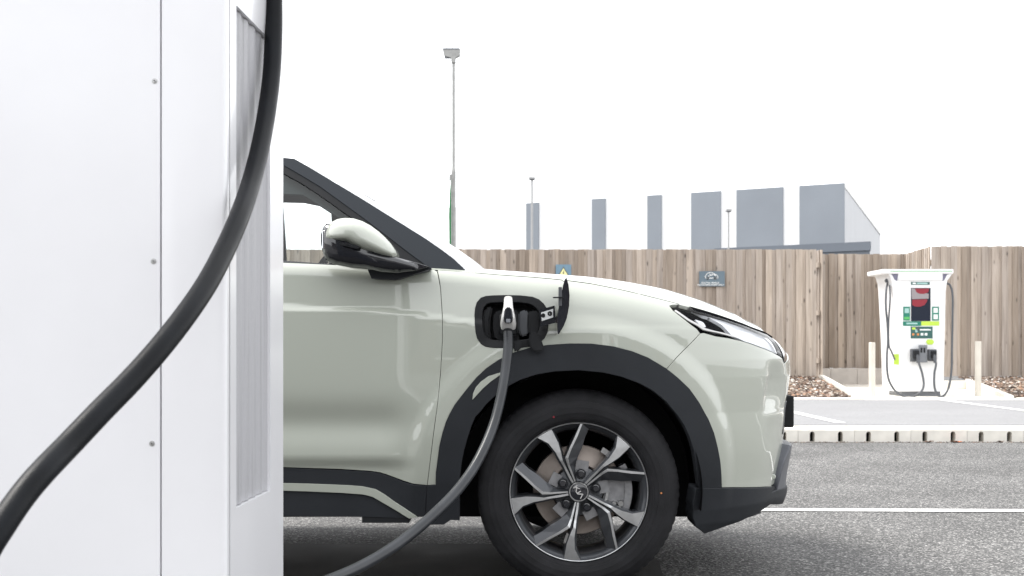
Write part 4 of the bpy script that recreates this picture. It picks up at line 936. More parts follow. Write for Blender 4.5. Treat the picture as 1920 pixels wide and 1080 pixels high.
panel('side_window', [(-1.02, 1.08)] + gp([(532, 493)]) + glassp[:1] + glassp[1:] + [(-.80, frame_in[-1][1] + .006), (-1.02, 1.455)], fn=gh, m=M['glass'], off=-.004, lip=0, step=.03, gap=0, mirror=True)
panel('side_window', [(-2.0, 1.08), (-1.10, 1.08), (-1.10, 1.46), (-1.5, 1.465), (-2.0, 1.45)], fn=gh, m=M['glass'], off=-.004, lip=0, step=.05, gap=0, mirror=True)
panel('door_pillar', [(-1.10, 1.08), (-1.02, 1.08), (-1.02, 1.47), (-1.10, 1.47)], fn=gh, m=M['gloss'], off=-.001, lip=.02, step=.03, gap=0, mirror=True)
panel('quarter_panel', [(-3.12, 1.08), (-2.0, 1.08), (-2.0, 1.46), (-2.2, 1.46), (-2.88, 1.38)], fn=gh, m=M['pillar'], off=-.001, lip=.02, step=.03, gap=0, mirror=True)
# windscreen, roof, tailgate
pe = [p for p in pil[2:14]]; pe = sorted(pe, key=lambda p: -p[0])        # bottom to top
pts3 = [gh(x, z) for x, z in pe]; V = []; nvv = 24
for P_ in pts3:
    for j in range(nvv + 1):
        t = j / nvv; y = P_[1] + (2 * (YC - P_[1])) * t; bow = 4 * t * (1 - t); V.append((P_[0] + .085 * bow, y, P_[2] - .0 + .012 * bow))
fs = [(i * (nvv + 1) + j, i * (nvv + 1) + j + 1, (i + 1) * (nvv + 1) + j + 1, (i + 1) * (nvv + 1) + j) for i in range(len(pts3) - 1) for j in range(nvv)]
own(mk('windscreen', V, fs, M['wglass'], car, True))
top3 = pts3[-1]; V = []; xs = [top3[0] - .005, -.9, -1.1, -1.4, -1.8, -2.2, -2.6, -2.9, -3.05, -3.2, -3.28]
zs = [top3[2], top3[2] + .02, 1.50, 1.515, 1.51, 1.495, 1.46, 1.40, 1.28, 1.12, 1.05]
for x, z in zip(xs, zs):
    y0 = float(gh(x, min(z, 1.5))[1]) 
    for j in range(nvv + 1):
        t = j / nvv; bow = 4 * t * (1 - t); V.append((x + (.075 * bow if x > -.85 else (.0 if x > -2.8 else -.04 * bow)), y0 + 2 * (YC - y0) * t, z + (.012 if x > -.95 else .035) * bow ** .7))
fs = [(i * (nvv + 1) + j, i * (nvv + 1) + j + 1, (i + 1) * (nvv + 1) + j + 1, (i + 1) * (nvv + 1) + j) for i in range(len(xs) - 1) for j in range(nvv)]
own(mk('roof', V, fs, [M['paint'], M['glass']], car, True, mids=[(1 if i // nvv in (7, 8) else 0) for i in range(len(fs))]))
# cowl under the windscreen
b = MB(); cw = [gh(*p) for p in pe[:1]][0]
V = []; us_ = bp([(905, 513)])[0][0] - .035; E = Hd[0]
for j in range(len(HH[0])):
    p = HH[0][j]; V.append((p[0], p[1], p[2] - .012)); V.append((p[0] - .30, p[1], p[2] - .03))
fs = [(2 * j, 2 * j + 2, 2 * j + 3, 2 * j + 1) for j in range(len(HH[0]) - 1)]; own(mk('scuttle_panel', V, fs, M['black'], car, True))
# wing top behind the bonnet, filling up to the pillar foot
u0h = us_; tp = iso(u0h + .01, uA - .02, 12, 1.0); V = []
for u, s_ in tp:
    for k_ in range(6):
        a = 1.0 + k_ * .11; V.append(body(np.array([u]), np.array([float(h0(u) + rad(u) * a)]))[0])
fs = [(i * 6 + j, i * 6 + j + 1, (i + 1) * 6 + j + 1, (i + 1) * 6 + j) for i in range(11) for j in range(5)]
vv = [tuple(p) for p in V]; own(mk('wing_top', vv, fs, M['paint'], car, True)); own(mk('wing_top', [(x, 2 * YC - y, z) for x, y, z in vv], [f[::-1] for f in fs], M['paint'], car, True))
# interior
b = MB(); b.box(-.62, -.22, YC - .70, YC + .70, .80, 1.06, bev=.04); own(b.build('dashboard', M['black'], car, smooth=True))
for sy in (-.36, .36):
    b = MB(); b.prism([(-.84, 1.46), (-.52, 1.315), (-.51, 1.33), (-.82, 1.478)], YC + sy - .30, YC + sy + .30); own(b.build('sun_visor', M['visor'], car))
b = MB(); b.box(-2.6, -.25, YC - .74, YC + .74, .34, .36); own(b.build('cabin_floor', M['black'], car))
for sy in (-.36, .36):
    b = MB(); b.box(-1.45, -.95, YC + sy - .25, YC + sy + .25, .48, .64, bev=.05); b.box(-1.62, -1.45, YC + sy - .24, YC + sy + .24, .6, 1.18, bev=.06); b.box(-1.62, -1.52, YC + sy - .13, YC + sy + .13, 1.2, 1.38, bev=.04)
    own(b.build('seat', M['seatm'], car, smooth=True))
b = MB(); lathe(b, [(.18 + .014 * math.cos(a), .014 * math.sin(a)) for a in np.linspace(0, 2 * math.pi, 9)], 32); b.box(-.17, .17, -.01, .012, -.02, .02); b.box(-.05, .05, -.03, .02, -.05, .05, bev=.01)
o = b.build('steering_wheel', M['black'], car, smooth=True, loc=(-.74, YC - .36, 1.0)); o.rotation_euler = (0, 0, math.radians(90)); o.rotation_euler = (math.radians(-25), 0, math.radians(-90)); own(o)
V = []
for x, z in zip(xs[:8], zs[:8]):
    y0 = float(gh(x, min(z, 1.5))[1]) + .03
    for j in range(9): t = j / 8; V.append((x - .02, y0 + 2 * (YC - y0) * t, z - .045 + .02 * (4 * t * (1 - t)) ** .6))
own(mk('headlining', V, [(i * 9 + j, (i + 1) * 9 + j, (i + 1) * 9 + j + 1, i * 9 + j + 1) for i in range(7) for j in range(8)], M['seatm'], car, True))

# ------------------------------------------------------------------ door mirror
def flat(y): 
    return lambda x, z: np.stack([np.asarray(x, float), np.full(np.shape(x), y), np.asarray(z, float)], -1)
def fpn(pts, d): return [(at(px, py, d).x, at(px, py, d).z) for px, py in pts]
DM = 4.42
capo = fpn([(610, 449), (611, 437), (616, 426), (624, 417), (634, 412), (648, 410), (664, 411), (680, 416), (695, 424), (710, 435), (722, 446), (733, 458), (741, 470), (744, 478), (741, 485), (725, 482), (707, 477), (680, 471), (665, 463), (650, 456), (631, 452.5)], DM)
def mirror_side(flip):
    n0 = len(car.children)
    mb_ = panel('door_mirror', fpn([(603, 440), (607, 428), (612, 420), (700, 440), (744, 484), (775, 492), (802, 500), (780, 506), (745, 511), (715, 509), (691, 504), (659, 501), (630, 495.5), (612, 487.5), (606, 471), (603, 455)], DM + .01), fn=flat(DM + .01), m=M['gloss'], off=0, lip=.10, step=.008, gap=0, inflate=(.05, 'dome', (at(650, 470, DM).x, at(650, 470, DM).z)), edge_r=.004)
    panel('mirror_cap', capo, fn=flat(DM), m=M['paint'], off=0, lip=.10, step=.008, gap=0, inflate=(.075, 'dome', (at(668, 444, DM).x, at(668, 444, DM).z)), edge_r=.003, parent=mb_)
    panel('turn_signal', fpn([(636, 455.5), (655, 457.5), (670, 460.5), (674, 464), (668, 465.5), (650, 461.5), (640, 459)], DM - .075), fn=flat(DM - .068), m=M['black'], off=0, lip=.03, step=.006, gap=0, inflate=(.006, .01), parent=mb_)
    b = MB(); q = [at(715, 486, 4.5), at(770, 496, 4.5), at(806, 501, 4.56), at(812, 507, 4.57), at(748, 527, 4.57), at(700, 524, 4.53), at(690, 504, 4.5)]
    b.prism([(p.x, p.z) for p in q], 4.47, 4.60); o = b.build('mirror_foot', M['clad'], mb_); o.matrix_parent_inverse = Matrix.Translation(-car.location)
    bm = bmesh.new(); bm.from_mesh(o.data); bmesh.ops.bevel(bm, geom=list(bm.edges), offset=.008, segments=3, affect='EDGES'); bm.to_mesh(o.data); bm.free(); o.data.polygons.foreach_set('use_smooth', [True] * len(o.data.polygons))
    b = MB(); g = fpn([(604, 428), (604, 485)], DM); xg = g[0][0]
    b.box(xg + .002, xg + .012, DM - .02, DM + .08, g[1][1] + .03, g[0][1] - .008, bev=.003); o = b.build('mirror_glass', M['chrome'], mb_); o.matrix_parent_inverse = Matrix.Translation(-car.location)
    return mb_
mroot = mirror_side(False)
def flip_copy(o, parent):
    me = o.data.copy(); c = bpy.data.objects.new(o.name.split('.')[0], me); COL.objects.link(c)
    nr = [None] * len(me.vertices)
    for l in me.loops: nr[l.vertex_index] = me.corner_normals[l.index].vector.copy()
    for v in me.vertices: v.co.y = 2 * YC - v.co.y
    me.flip_normals(); me.normals_split_custom_set_from_vertices([((n.x, -n.y, n.z) if n else (0, 0, 1)) for n in nr])
    c.parent = parent; c.matrix_parent_inverse = Matrix.Translation(-car.location); return c
m2 = flip_copy(mroot, car)
for c in list(mroot.children): flip_copy(c, m2)

# ------------------------------------------------------------------ wheels
def pol(r, a): return np.array([r * math.cos(math.radians(a)), r * math.sin(math.radians(a))])
def sweep(mb, path, profs, mis):
    # path: list of (x, z); profs: list per station of [(lateral, depth)]
    n = len(path); k = len(profs[0]); vs = []
    for i in range(n):
        t_ = np.array(path[min(i + 1, n - 1)]) - np.array(path[max(i - 1, 0)]); t_ = t_ / np.linalg.norm(t_); lat = np.array([-t_[1], t_[0]])
        for (l, d) in profs[i]: p = np.array(path[i]) + lat * l; vs.append((p[0], d, p[1]))
    b = len(mb.v); mb.v += vs
    for i in range(n - 1):
        for j in range(k - 1):
            mb.f.append((b + i * k + j, b + i * k + j + 1, b + (i + 1) * k + j + 1, b + (i + 1) * k + j)); mb.m.append(mis[j])
    mb.f.append(tuple(b + j for j in range(k))[::-1]); mb.m.append(mis[0]); mb.f.append(tuple(b + (n - 1) * k + j for j in range(k))); mb.m.append(mis[0])
def spoke_mesh():
    b = MB()
    def strip(cols, mis):
        # cols: list of rails, every rail a list of (radius, angle, depth); neighbouring rails are joined by faces
        n = len(cols[0]); vs = []
        for c_ in cols:
            for (r, a, d) in c_: q = pol(r, a); vs.append((q[0], d, q[1]))
        o_ = len(b.v); b.v += vs
        for k in range(len(cols) - 1):
            for i in range(n - 1):
                b.f.append((o_ + k * n + i, o_ + (k + 1) * n + i, o_ + (k + 1) * n + i + 1, o_ + k * n + i + 1)); b.m.append(mis[k])
    # trailing branch: bright face that widens towards the rim
    L1 = [(.036, 128), (.060, 124.5), (.095, 121.3), (.1228, 121.0), (.1535, 120.4), (.1916, 122), (.2285, 127.5)]
    R1 = [(.036, 117), (.060, 117.5), (.095, 117.2), (.1178, 117.0), (.1456, 114.2), (.178, 112.8), (.2285, 113.5)]
    D1 = [.012, .010, .006, .001, .0, .001, .003]; mid = [0, 0, 0, 0, 0, 0]
    strip([[(r, a + .0, .055) for r, a in L1][0:] and [(r, a + 1.6 / max(r, .05) * .3, .055) for r, a in L1], [(r, a + .006 / r * 57, d + .006) for (r, a), d in zip(L1, D1)], [(r, a, d) for (r, a), d in zip(L1, D1)], [(r, a, d) for (r, a), d in zip(R1, D1)], [(r, a - .004 / r * 57, d + .007) for (r, a), d in zip(R1, D1)], [(r, a - .008 / r * 57, .055) for (r, a), d in zip(R1, D1)]], [1, 1, 0, 1, 1])
    # leading branch: thin bright ridge with a broad dark sloping face
    L2 = [(.036, 113), (.060, 112.8), (.095, 112.8), (.122, 111.8), (.150, 102.2), (.185, 94.2), (.2285, 88.6)]
    R2_ = [(.036, 106), (.060, 107.5), (.095, 108.6), (.119, 107.4), (.148, 99.2), (.184, 91.6), (.2285, 86.8)]
    F2 = [(.036, 98), (.060, 99), (.0855, 98.5), (.115, 91.5), (.146, 85.8), (.183, 83.4), (.2285, 79.5)]
    D2 = [.012, .010, .006, .001, .0, .001, .003]
    strip([[(r, a + .006 / r * 57, .055) for (r, a) in L2], [(r, a + .002 / r * 57, d + .004) for (r, a), d in zip(L2, D2)], [(r, a, d) for (r, a), d in zip(L2, D2)], [(r, a, d) for (r, a), d in zip(R2_, D2)], [(r, a, d + .017) for (r, a), d in zip(F2, D2)], [(r, a - .004 / r * 57, .06) for (r, a) in F2]], [1, 1, 0, 1, 1])
    # web between the two stems
    W_ = [pol(.03, 116), pol(.075, 115.5), pol(.128, 114)]
    sweep(b, W_, [[(-.007, .008 + d), (.007, .008 + d)] for d in (.012, .008, .004)], [1])
    me = bpy.data.meshes.new('spoke'); me.from_pydata([tuple(map(float, v)) for v in b.v], [], b.f); me.materials.append(M['mach']); me.materials.append(M['dalloy']); me.polygons.foreach_set('material_index', b.m)
    bm = bmesh.new(); bm.from_mesh(me); bmesh.ops.recalc_face_normals(bm, faces=bm.faces); bm.to_mesh(me); bm.free()
    return me
spm = spoke_mesh()
def wheel_meshes():
    out = {}
    b = MB(); lathe(b, [(.2325, .010), (.2325, .002), (.2305, 0), (.2285, .0005), (.2265, .004), (.219, .010), (.209, .022), (.204, .05), (.201, .10), (.203, .16), (.215, .19), (.228, .20)], 128, [0, 0, 0, 1, 1, 1, 2, 2, 2, 2, 2])
    out['rim'] = (b, [M['mach'], M['dalloy'], M['barrel']])
    R0 = .335
    prof = [(.228, .012), (.2335, .006), (.238, .0), (.242, -.004), (.2445, -.0085), (.247, -.0092), (.250, -.0105), (.2505, -.0125), (.263, -.0165), (.2635, -.0185), (.282, -.0185), (.2825, -.0168), (.298, -.012), (.2985, -.0095), (.312, .0), (.320, .008), (.3275, .018), (.3325, .030), (.3345, .045), (.335, .062), (.327, .063), (.327, .070), (.335, .071), (.335, .098), (.327, .099), (.327, .106), (.335, .107), (.335, .136), (.327, .137), (.327, .144), (.335, .145), (.334, .165), (.327, .190), (.312, .205), (.28, .215), (.235, .200)]
    def mod(j, k, r): return r - (.0035 if (16 <= j <= 18 and k % 3 == 0) else 0)
    prof = [(r + .0055 * max(0, (r - .24)) / .095, y) for r, y in prof]; b = MB(); lathe(b, prof, 216, 0, mod=mod); out['tyre'] = (b, M['tyre'])
    b = MB(); lathe(b, [(.0001, .012), (.030, .012), (.0345, .014), (.0350, .03), (.052, .034), (.082, .040), (.084, .060)], 60, [2, 2, 1, 0, 0, 0]); out['hub'] = (b, [M['dalloy'], M['steel'], M['gloss']])
    b = MB(); lathe(b, [(.0001, .005), (.024, .005), (.0285, .007), (.029, .0045), (.0315, .0045), (.033, .0065), (.0345, .014), (.0345, .03)], 48, [0, 0, 1, 1, 1, 0, 0]); out['cap'] = (b, [M['gloss'], M['steel']])
    b = MB(); lathe(b, [(.082, .075), (.088, .060), (.0885, .085), (.090, .086), (.150, .086), (.152, .088), (.152, .108), (.09, .108)], 90); out['disc'] = (b, M['disc'])
    return out
WM = wheel_meshes()
def strk(lines, wd, y):
    b = MB()
    for l in lines:
        for i in range(len(l) - 1):
            p, q = np.array(l[i]), np.array(l[i + 1]); t_ = (q - p) / np.linalg.norm(q - p); n_ = np.array([-t_[1], t_[0]]) * wd / 2; p = p - t_ * wd * .3; q = q + t_ * wd * .3
            b.add([(v[0], y, v[1]) for v in (p - n_, q - n_, q + n_, p + n_)], [(0, 1, 2, 3)]); y -= .0001
    return b
def wheel(c, yface, sgn, first):
    px_, pz_ = c
    def W(b, name, m, parent, loc=(px_, yface, pz_), **kw):
        o = b.build(name, m, parent, loc=loc, **kw); o.scale = (1, sgn, 1) if False else (1, 1, 1)
        if sgn < 0: o.rotation_euler = (0, 0, math.pi)
        own(o); return o
    root = W(WM['rim'][0], 'wheel', WM['rim'][1], car, smooth=True, auto=35)
    W(WM['tyre'][0], 'tyre', WM['tyre'][1], root, smooth=True, auto=40)
    W(WM['hub'][0], 'wheel_hub', WM['hub'][1], root, smooth=True, auto=35)
    cap_ = W(WM['cap'][0], 'centre_cap', WM['cap'][1], root, smooth=True, auto=35)
    W(WM['disc'][0], 'brake_disc', WM['disc'][1], root, smooth=True, auto=35)
    for k in range(5):
        o = link('spoke', spm, root, (px_, yface, pz_)); o.rotation_euler = (0, math.radians(72 * k), 0 if sgn > 0 else math.pi); own(o)
        a = 81.5 - 72 * k; q = pol(.059, a); b = MB(); lathe(b, [(.0001, .012), (.0085, .012), (.0095, .014), (.0095, .026), (.0125, .027), (.0165, .024), (.0175, .040)], 18, [0, 0, 0, 0, 1, 1]); b.v = [(x + q[0], y, z + q[1]) for x, y, z in b.v]
        W(b, 'wheel_nut', [M['gloss'], M['dalloy']], root, smooth=True, auto=35)
        q2 = pol(.078, a); b = MB(); q3 = [pol(.050, a - 24), pol(.105, a - 12), pol(.105, a + 12), pol(.050, a + 24)]
        b.prism([tuple(v) for v in q3], .038, .05); W(b, 'hub_flange', M['caliper'], root)
    if first:
        b = MB(); n = 14
        def arcp(r0, r1, a0, a1): return [tuple(pol(r0, a)) for a in np.linspace(a0, a1, n)] + [tuple(pol(r1, a)) for a in np.linspace(a1, a0, n)]
        b.prism(arcp(.088, .160, -30, 26), .058, .074, 0); b.prism(arcp(.158, .182, -26, 30), .05, .12, 0); b.prism(arcp(.094, .102, -20, 30), .045, .06, 1)
        q = pol(.150, -17); lathe(b, [(.0001, .044), (.009, .044), (.013, .052), (.013, .07)], 16, 1, (q[0], 0, q[1])); q = pol(.128, -20); lathe(b, [(.0001, .046), (.007, .046), (.010, .052), (.010, .07)], 16, 1, (q[0], 0, q[1]))
        b.prism(arcp(.150, .168, 42, 60), .05, .08, 1)
        W(b, 'brake_caliper', [M['caliper'], M['steel']], root)
        a = math.radians(-57); R2 = lambda p: (p[0] * math.cos(a) - p[1] * math.sin(a), p[0] * math.sin(a) + p[1] * math.cos(a))
        L_ = [[(-.021, -.007), (-.021, .007)], [(-.0205, -.001), (-.009, .007), (-.0085, .007)], [(-.015, .001), (-.006, -.007), (.001, -.007), (.001, .0065)], [(.001, -.007), (.0035, -.0065), (.013, .007), (.021, -.007)]]
        lg = strk([[R2(p) for p in l] for l in L_], .0034, .0042); W(lg, 'cap_emblem', M['silver'], root)
        b = MB(); q = (-.0845, .2510); b.prism([(q[0] + .0034 * math.cos(t), q[1] + .0034 * math.sin(t)) for t in np.linspace(0, 5.7, 10)], -.0225, -.017); W(b, 'paint_mark', M['redv'], root)
        b = MB(); q = (.2720, -.0008); b.prism([(q[0] + .003 * math.cos(t), q[1] + .003 * math.sin(t)) for t in np.linspace(0, 5.7, 10)], -.0225, -.017); W(b, 'paint_mark', M['orange'], root)
    return root
wheel(WC, 4.545, 1, True); wheel(WC, 2 * YC - 4.545, -1, False); wheel(WR, 4.545, 1, False); wheel(WR, 2 * YC - 4.545, -1, False)

# ------------------------------------------------------------------ charging port, flap
def bpo(pts, off=0.0): return bp(pts)
pr_ = np.array(port); cen = pr_.mean(0)
def scaled(p, kx, ky): return [(cen[0] + (q[0] - cen[0]) * kx, cen[1] + (q[1] - cen[1]) * ky) for q in p]
ring_in = scaled(port, .84, .80)
cpt = panel('charging_port', scaled(port, 1.035, 1.045), m=M['rubber'], holes=[ring_in], off=.003, lip=.035, step=.008, gap=0, edge_r=.006)
# tray: walls and floor
P_in = body(np.array([q[0] for q in ring_in]), np.array([q[1] for q in ring_in])); n = len(P_in); vs = [tuple(p) for p in P_in] + [(p[0], p[1] + .075, p[2]) for p in P_in]
o = mk('port_tray', vs, [(i, (i + 1) % n, (i + 1) % n + n, i + n) for i in range(n)] + [tuple(range(n, 2 * n))], M['black'], cpt, False); o.matrix_parent_inverse = Matrix.Translation(-car.location)
def portpart(b, name, m, **k): o = b.build(name, m, cpt, **k); o.matrix_parent_inverse = Matrix.Translation(-car.location); return o
ypt = float(P_in[:, 1].mean())
def ppoly(pts, d=ypt + .01): return [(at(px, py, d).x, at(px, py, d).z) for px, py in pts]
def rprism(name, pts, y0, y1, m, bev=.004, d=ypt):
    b = MB(); b.prism(ppoly(pts, d), y0, y1); bm = bmesh.new(); me0 = bpy.data.meshes.new('t'); me0.from_pydata(b.v, [], b.f); bm.from_mesh(me0); bmesh.ops.remove_doubles(bm, verts=bm.verts, dist=1e-6)
    bmesh.ops.bevel(bm, geom=list(bm.edges), offset=bev, segments=2, affect='EDGES'); me1 = bpy.data.meshes.new(name); bm.to_mesh(me1); bm.free(); me1.materials.append(m); me1.polygons.foreach_set('use_smooth', [True] * len(me1.polygons)); me1.set_sharp_from_angle(angle=math.radians(40))
    o = link(name, me1, cpt); o.matrix_parent_inverse = Matrix.Translation(-car.location); return o
rprism('port_cap', [(905, 590), (910, 577), (924, 574), (919, 600), (919, 625), (922, 641), (912, 640), (905, 626)], ypt + .015, ypt + .06, M['rubber'], .006)
rprism('port_cap', [(926, 586), (940, 581), (972, 581), (974, 642), (940, 643), (928, 636), (924, 612)], ypt + .005, ypt + .06, M['rubber'], .006)
rprism('port_cap', [(972, 586), (986, 580), (992, 590), (990, 628), (977, 632), (972, 620)], ypt - .008, ypt + .05, M['dgrey'], .005)
rprism('port_cap', [(988, 588), (996, 582), (1010, 584), (1013, 596), (1012, 622), (1000, 630), (990, 626)], ypt - .012, ypt + .05, M['rubber'], .005)
rprism('rubber_strap', [(993, 624), (1004, 620), (1011, 630), (1016, 640), (1020, 652), (1018, 658), (1003, 660), (995, 654), (991, 640)], ypt - .05, ypt - .032, M['rubber'], .004, ypt - .04)
rprism('rubber_strap', [(964, 640), (978, 636), (980, 645), (975, 656), (968, 660), (962, 656)], ypt - .05, ypt - .03, M['rubber'], .004, ypt - .04)
# flap: swings forward on an arm, seen almost edge on
b = MB(); hpx = [(1013, 582), (1038, 574), (1038, 604), (1014, 612)]
yarm = ypt - .06
b.prism([tuple(at(px, py, yarm)[i] for i in (0, 2)) for px, py in [(1012, 580), (1040, 573), (1043, 605), (1013, 612)]], yarm, yarm + .03); 
arm = own(b.build('flap_arm', M['gloss'], car))
b = MB(); b.prism([tuple(at(px, py, yarm - .003)[i] for i in (0, 2)) for px, py in [(1014.5, 586), (1037, 579), (1037, 595), (1016, 602)]], yarm - .003, yarm - .0012); o = own(b.build('warning_label', M['wvinyl'], arm))
for (px, py, r_) in ((1018.5, 591.5, 4.3), (1031, 588, 4.9)):
    q = at(px, py, yarm - .0045); b = MB(); rr = r_ / F * yarm; b.prism([(q.x + rr * math.cos(t), q.z + rr * math.sin(t)) for t in [math.pi / 6 + math.pi / 3 * k for k in range(6)]], yarm - .0042, yarm - .003); own(b.build('hexagon_symbol', M['black'], arm))
text_mesh('L', .007, M['wvinyl'], arm, tuple(at(1031, 588, yarm - .0046) - Vector((0, 0, 0))), ext=.0001, name='hexagon_letter').matrix_parent_inverse = Matrix.Translation(-car.location)
# flap leaf: curved sheet from the body out towards the camera
prof_o = [(1057, 522), (1061, 535), (1063, 555), (1062, 575), (1058, 597), (1052, 612), (1043, 627)]
prof_i = [(1054, 526), (1051, 536), (1047, 555), (1043, 575), (1040.5, 597), (1040, 612), (1041, 626)]
no = len(prof_o); V = []; yA, yB = 4.385, 4.53
for y, sh in ((yA, 1.0), (yB, .0)):
    for (px, py) in prof_o: p = at(px, py, 4.45); V.append((p.x + .006 * sh, y, p.z))
for y, sh in ((yA, 1.0), (yB, .0)):
    for (px, py) in prof_i: p = at(px, py, 4.45); V.append((p.x + .006 * sh, y, p.z))
fs = [(i, i + 1, no + i + 1, no + i) for i in range(no - 1)]; ms_ = [0] * len(fs)
fi = [(2 * no + i + 1, 2 * no + i, 3 * no + i, 3 * no + i + 1) for i in range(no - 1)]; fs += fi; ms_ += [1] * len(fi)
fe = [(i + 1, i, 2 * no + i, 2 * no + i + 1) for i in range(no - 1)]; fs += fe; ms_ += [1] * len(fe)
fe = [(no + i, no + i + 1, 3 * no + i + 1, 3 * no + i) for i in range(no - 1)]; fs += fe; ms_ += [1] * len(fe)
fs += [(0, no, 3 * no, 2 * no), (no - 1, 3 * no - 1, 4 * no - 1, 2 * no - 1)]; ms_ += [1, 1]
flap = own(mk('port_flap', V, fs, [M['paint'], M['gloss']], car, False, mids=ms_)); flap['label'] = 'open charging flap with black inside, seen edge on'
b = MB(); q0, q1 = at(1037, 560, 4.37), at(1056, 554, 4.37); b.box(q0.x, q1.x, 4.365, 4.40, q1.z - .008, q0.z + .006, bev=.003); o = own(b.build('flap_latch', M['black'], flap))
b = MB(); p0, p1 = at(1050, 540, 4.36), at(1053, 556, 4.36); b.box(p0.x - .004, p0.x + .007, 4.378, 4.39, p1.z - .03, p0.z + .004, bev=.002); own(b.build('flap_rib', M['dgrey'], flap))

def world_of(o):
    return (world_of(o.parent) @ o.matrix_parent_inverse if o.parent else Matrix.Identity(4)) @ Matrix.LocRotScale(o.location, o.rotation_euler, o.scale)
def settle(o):
    for c in o.children: c.matrix_parent_inverse = world_of(o).inverted(); settle(c)
settle(car)

# ------------------------------------------------------------------ plug and its cable
yP = ypt - .02
plug = thing('charging_plug', 'silver and black charging plug pushed into the car wing', 'plug', tuple(at(953, 590, yP)))
def plg(b, name, m, bev=0, **k):
    o = b.build(name, m, plug, **k); o.matrix_parent_inverse = Matrix.Translation(-plug.location)
    if bev:
        bm = bmesh.new(); bm.from_mesh(o.data); bmesh.ops.remove_doubles(bm, verts=bm.verts, dist=1e-6); bmesh.ops.bevel(bm, geom=list(bm.edges), offset=bev, segments=3, affect='EDGES'); bm.to_mesh(o.data); bm.free(); o.data.polygons.foreach_set('use_smooth', [True] * len(o.data.polygons)); o.data.set_sharp_from_angle(angle=math.radians(50))
    return o
def pz(pts, d): return [(at(px, py, d).x, at(px, py, d).z) for px, py in pts]
dP = 4.36
b = MB(); b.prism(pz([(936, 586), (970, 586), (972, 630), (934, 630)], 4.5), 4.46, 4.56); plg(b, 'plug_head', M['black'], .008)
def tube_r(mb, pts, rx, ry, seg=20, mi=0):
    P = [Vector(p) for p in pts]; vs = []; n = len(P)
    for i, p in enumerate(P):
        T = (P[min(i + 1, n - 1)] - P[max(i - 1, 0)]).normalized(); sx = Vector((1, 0, 0)); up = T.cross(sx).normalized()
        for k in range(seg):
            a = 2 * math.pi * k / seg; ca, sa = math.cos(a), math.sin(a); e = .7
            vs.append(p + sx * rx[i] * math.copysign(abs(ca) ** e, ca) + up * ry[i] * math.copysign(abs(sa) ** e, sa))
    mb.add(vs, [(i * seg + k, i * seg + (k + 1) % seg, (i + 1) * seg + (k + 1) % seg, (i + 1) * seg + k) for i in range(n - 1) for k in range(seg)] + [tuple(range(seg))[::-1], tuple(range((n - 1) * seg, n * seg))], mi)
b = MB(); hp = [at(953, 566, 4.52), at(953, 563, 4.46), at(953, 566, 4.41), at(953, 577, 4.375), at(953, 592, 4.36), at(953, 606, 4.37), at(953, 614, 4.38)]
tube_r(b, hp, [.014, .0145, .0145, .0155, .022, .0255, .024], [.014, .014, .013, .015, .018, .018, .015]); plg(b, 'plug_shell', M['silver'], smooth=True, auto=50)
b = MB(); b.prism(pz([(945.5, 582), (948, 577), (953, 575), (958, 577), (960.5, 582), (962, 598), (960, 606), (946, 606), (944, 598)], 4.335), 4.333, 4.36); plg(b, 'plug_grip', M['gloss'], .003)
b = MB(); b.prism(pz([(949, 598), (957, 598), (957, 605), (949, 605)], 4.33), 4.3305, 4.335); plg(b, 'plug_button', M['mgrey'], .001)
b = MB(); tube(b, [at(953, 604, 4.385), at(952.5, 612, 4.382), at(952.3, 622, 4.378)], [.022, .021, .018], 20); plg(b, 'plug_collar', M['black'], smooth=True, auto=50)
b = MB(); cpts = [(952.5, 614, 4.38), (953, 640, 4.37), (951, 670, 4.35), (946, 708, 4.32), (938, 750, 4.28), (926, 795, 4.23), (908, 840, 4.17), (884, 884, 4.10), (852, 926, 4.02), (815, 963, 3.94), (775, 998, 3.86), (735, 1028, 3.78), (690, 1055, 3.70), (640, 1079, 3.60), (570, 1105, 3.45), (480, 1135, 3.25), (360, 1165, 3.05), (150, 1200, 2.95)]
CP = catmull([at(*q) for q in cpts], 10); 
for q in CP: q.z = max(q.z, .0175)
tube(b, CP, .0158, 20)
tag(b.build('charging_cable', M['cable_g'], None, smooth=True), 'dark cable curving down from the car plug to the ground past the front wheel', 'cable')

for k_, (x_, y_, rz_, lab_) in enumerate(((-1.9, -5.2, 3.3, 'unseen copy of the white rapid charger, added behind the camera for the car door to mirror'), (1.6, -5.6, 3.0, 'second unseen copy of the white rapid charger, added for the front bumper to mirror'))):  # two unseen copies of the far charger, added for the car paint to mirror
    r_ = ch.copy(); COL.objects.link(r_); r_.location = (x_, y_, 0); r_.rotation_euler = (0, 0, rz_); r_['label'] = lab_
    for c_ in ch.children:
        if c_.name.startswith('strain'): continue
        d_ = c_.copy(); COL.objects.link(d_); d_.parent = r_
        for g_ in c_.children: h_ = g_.copy(); COL.objects.link(h_); h_.parent = d_
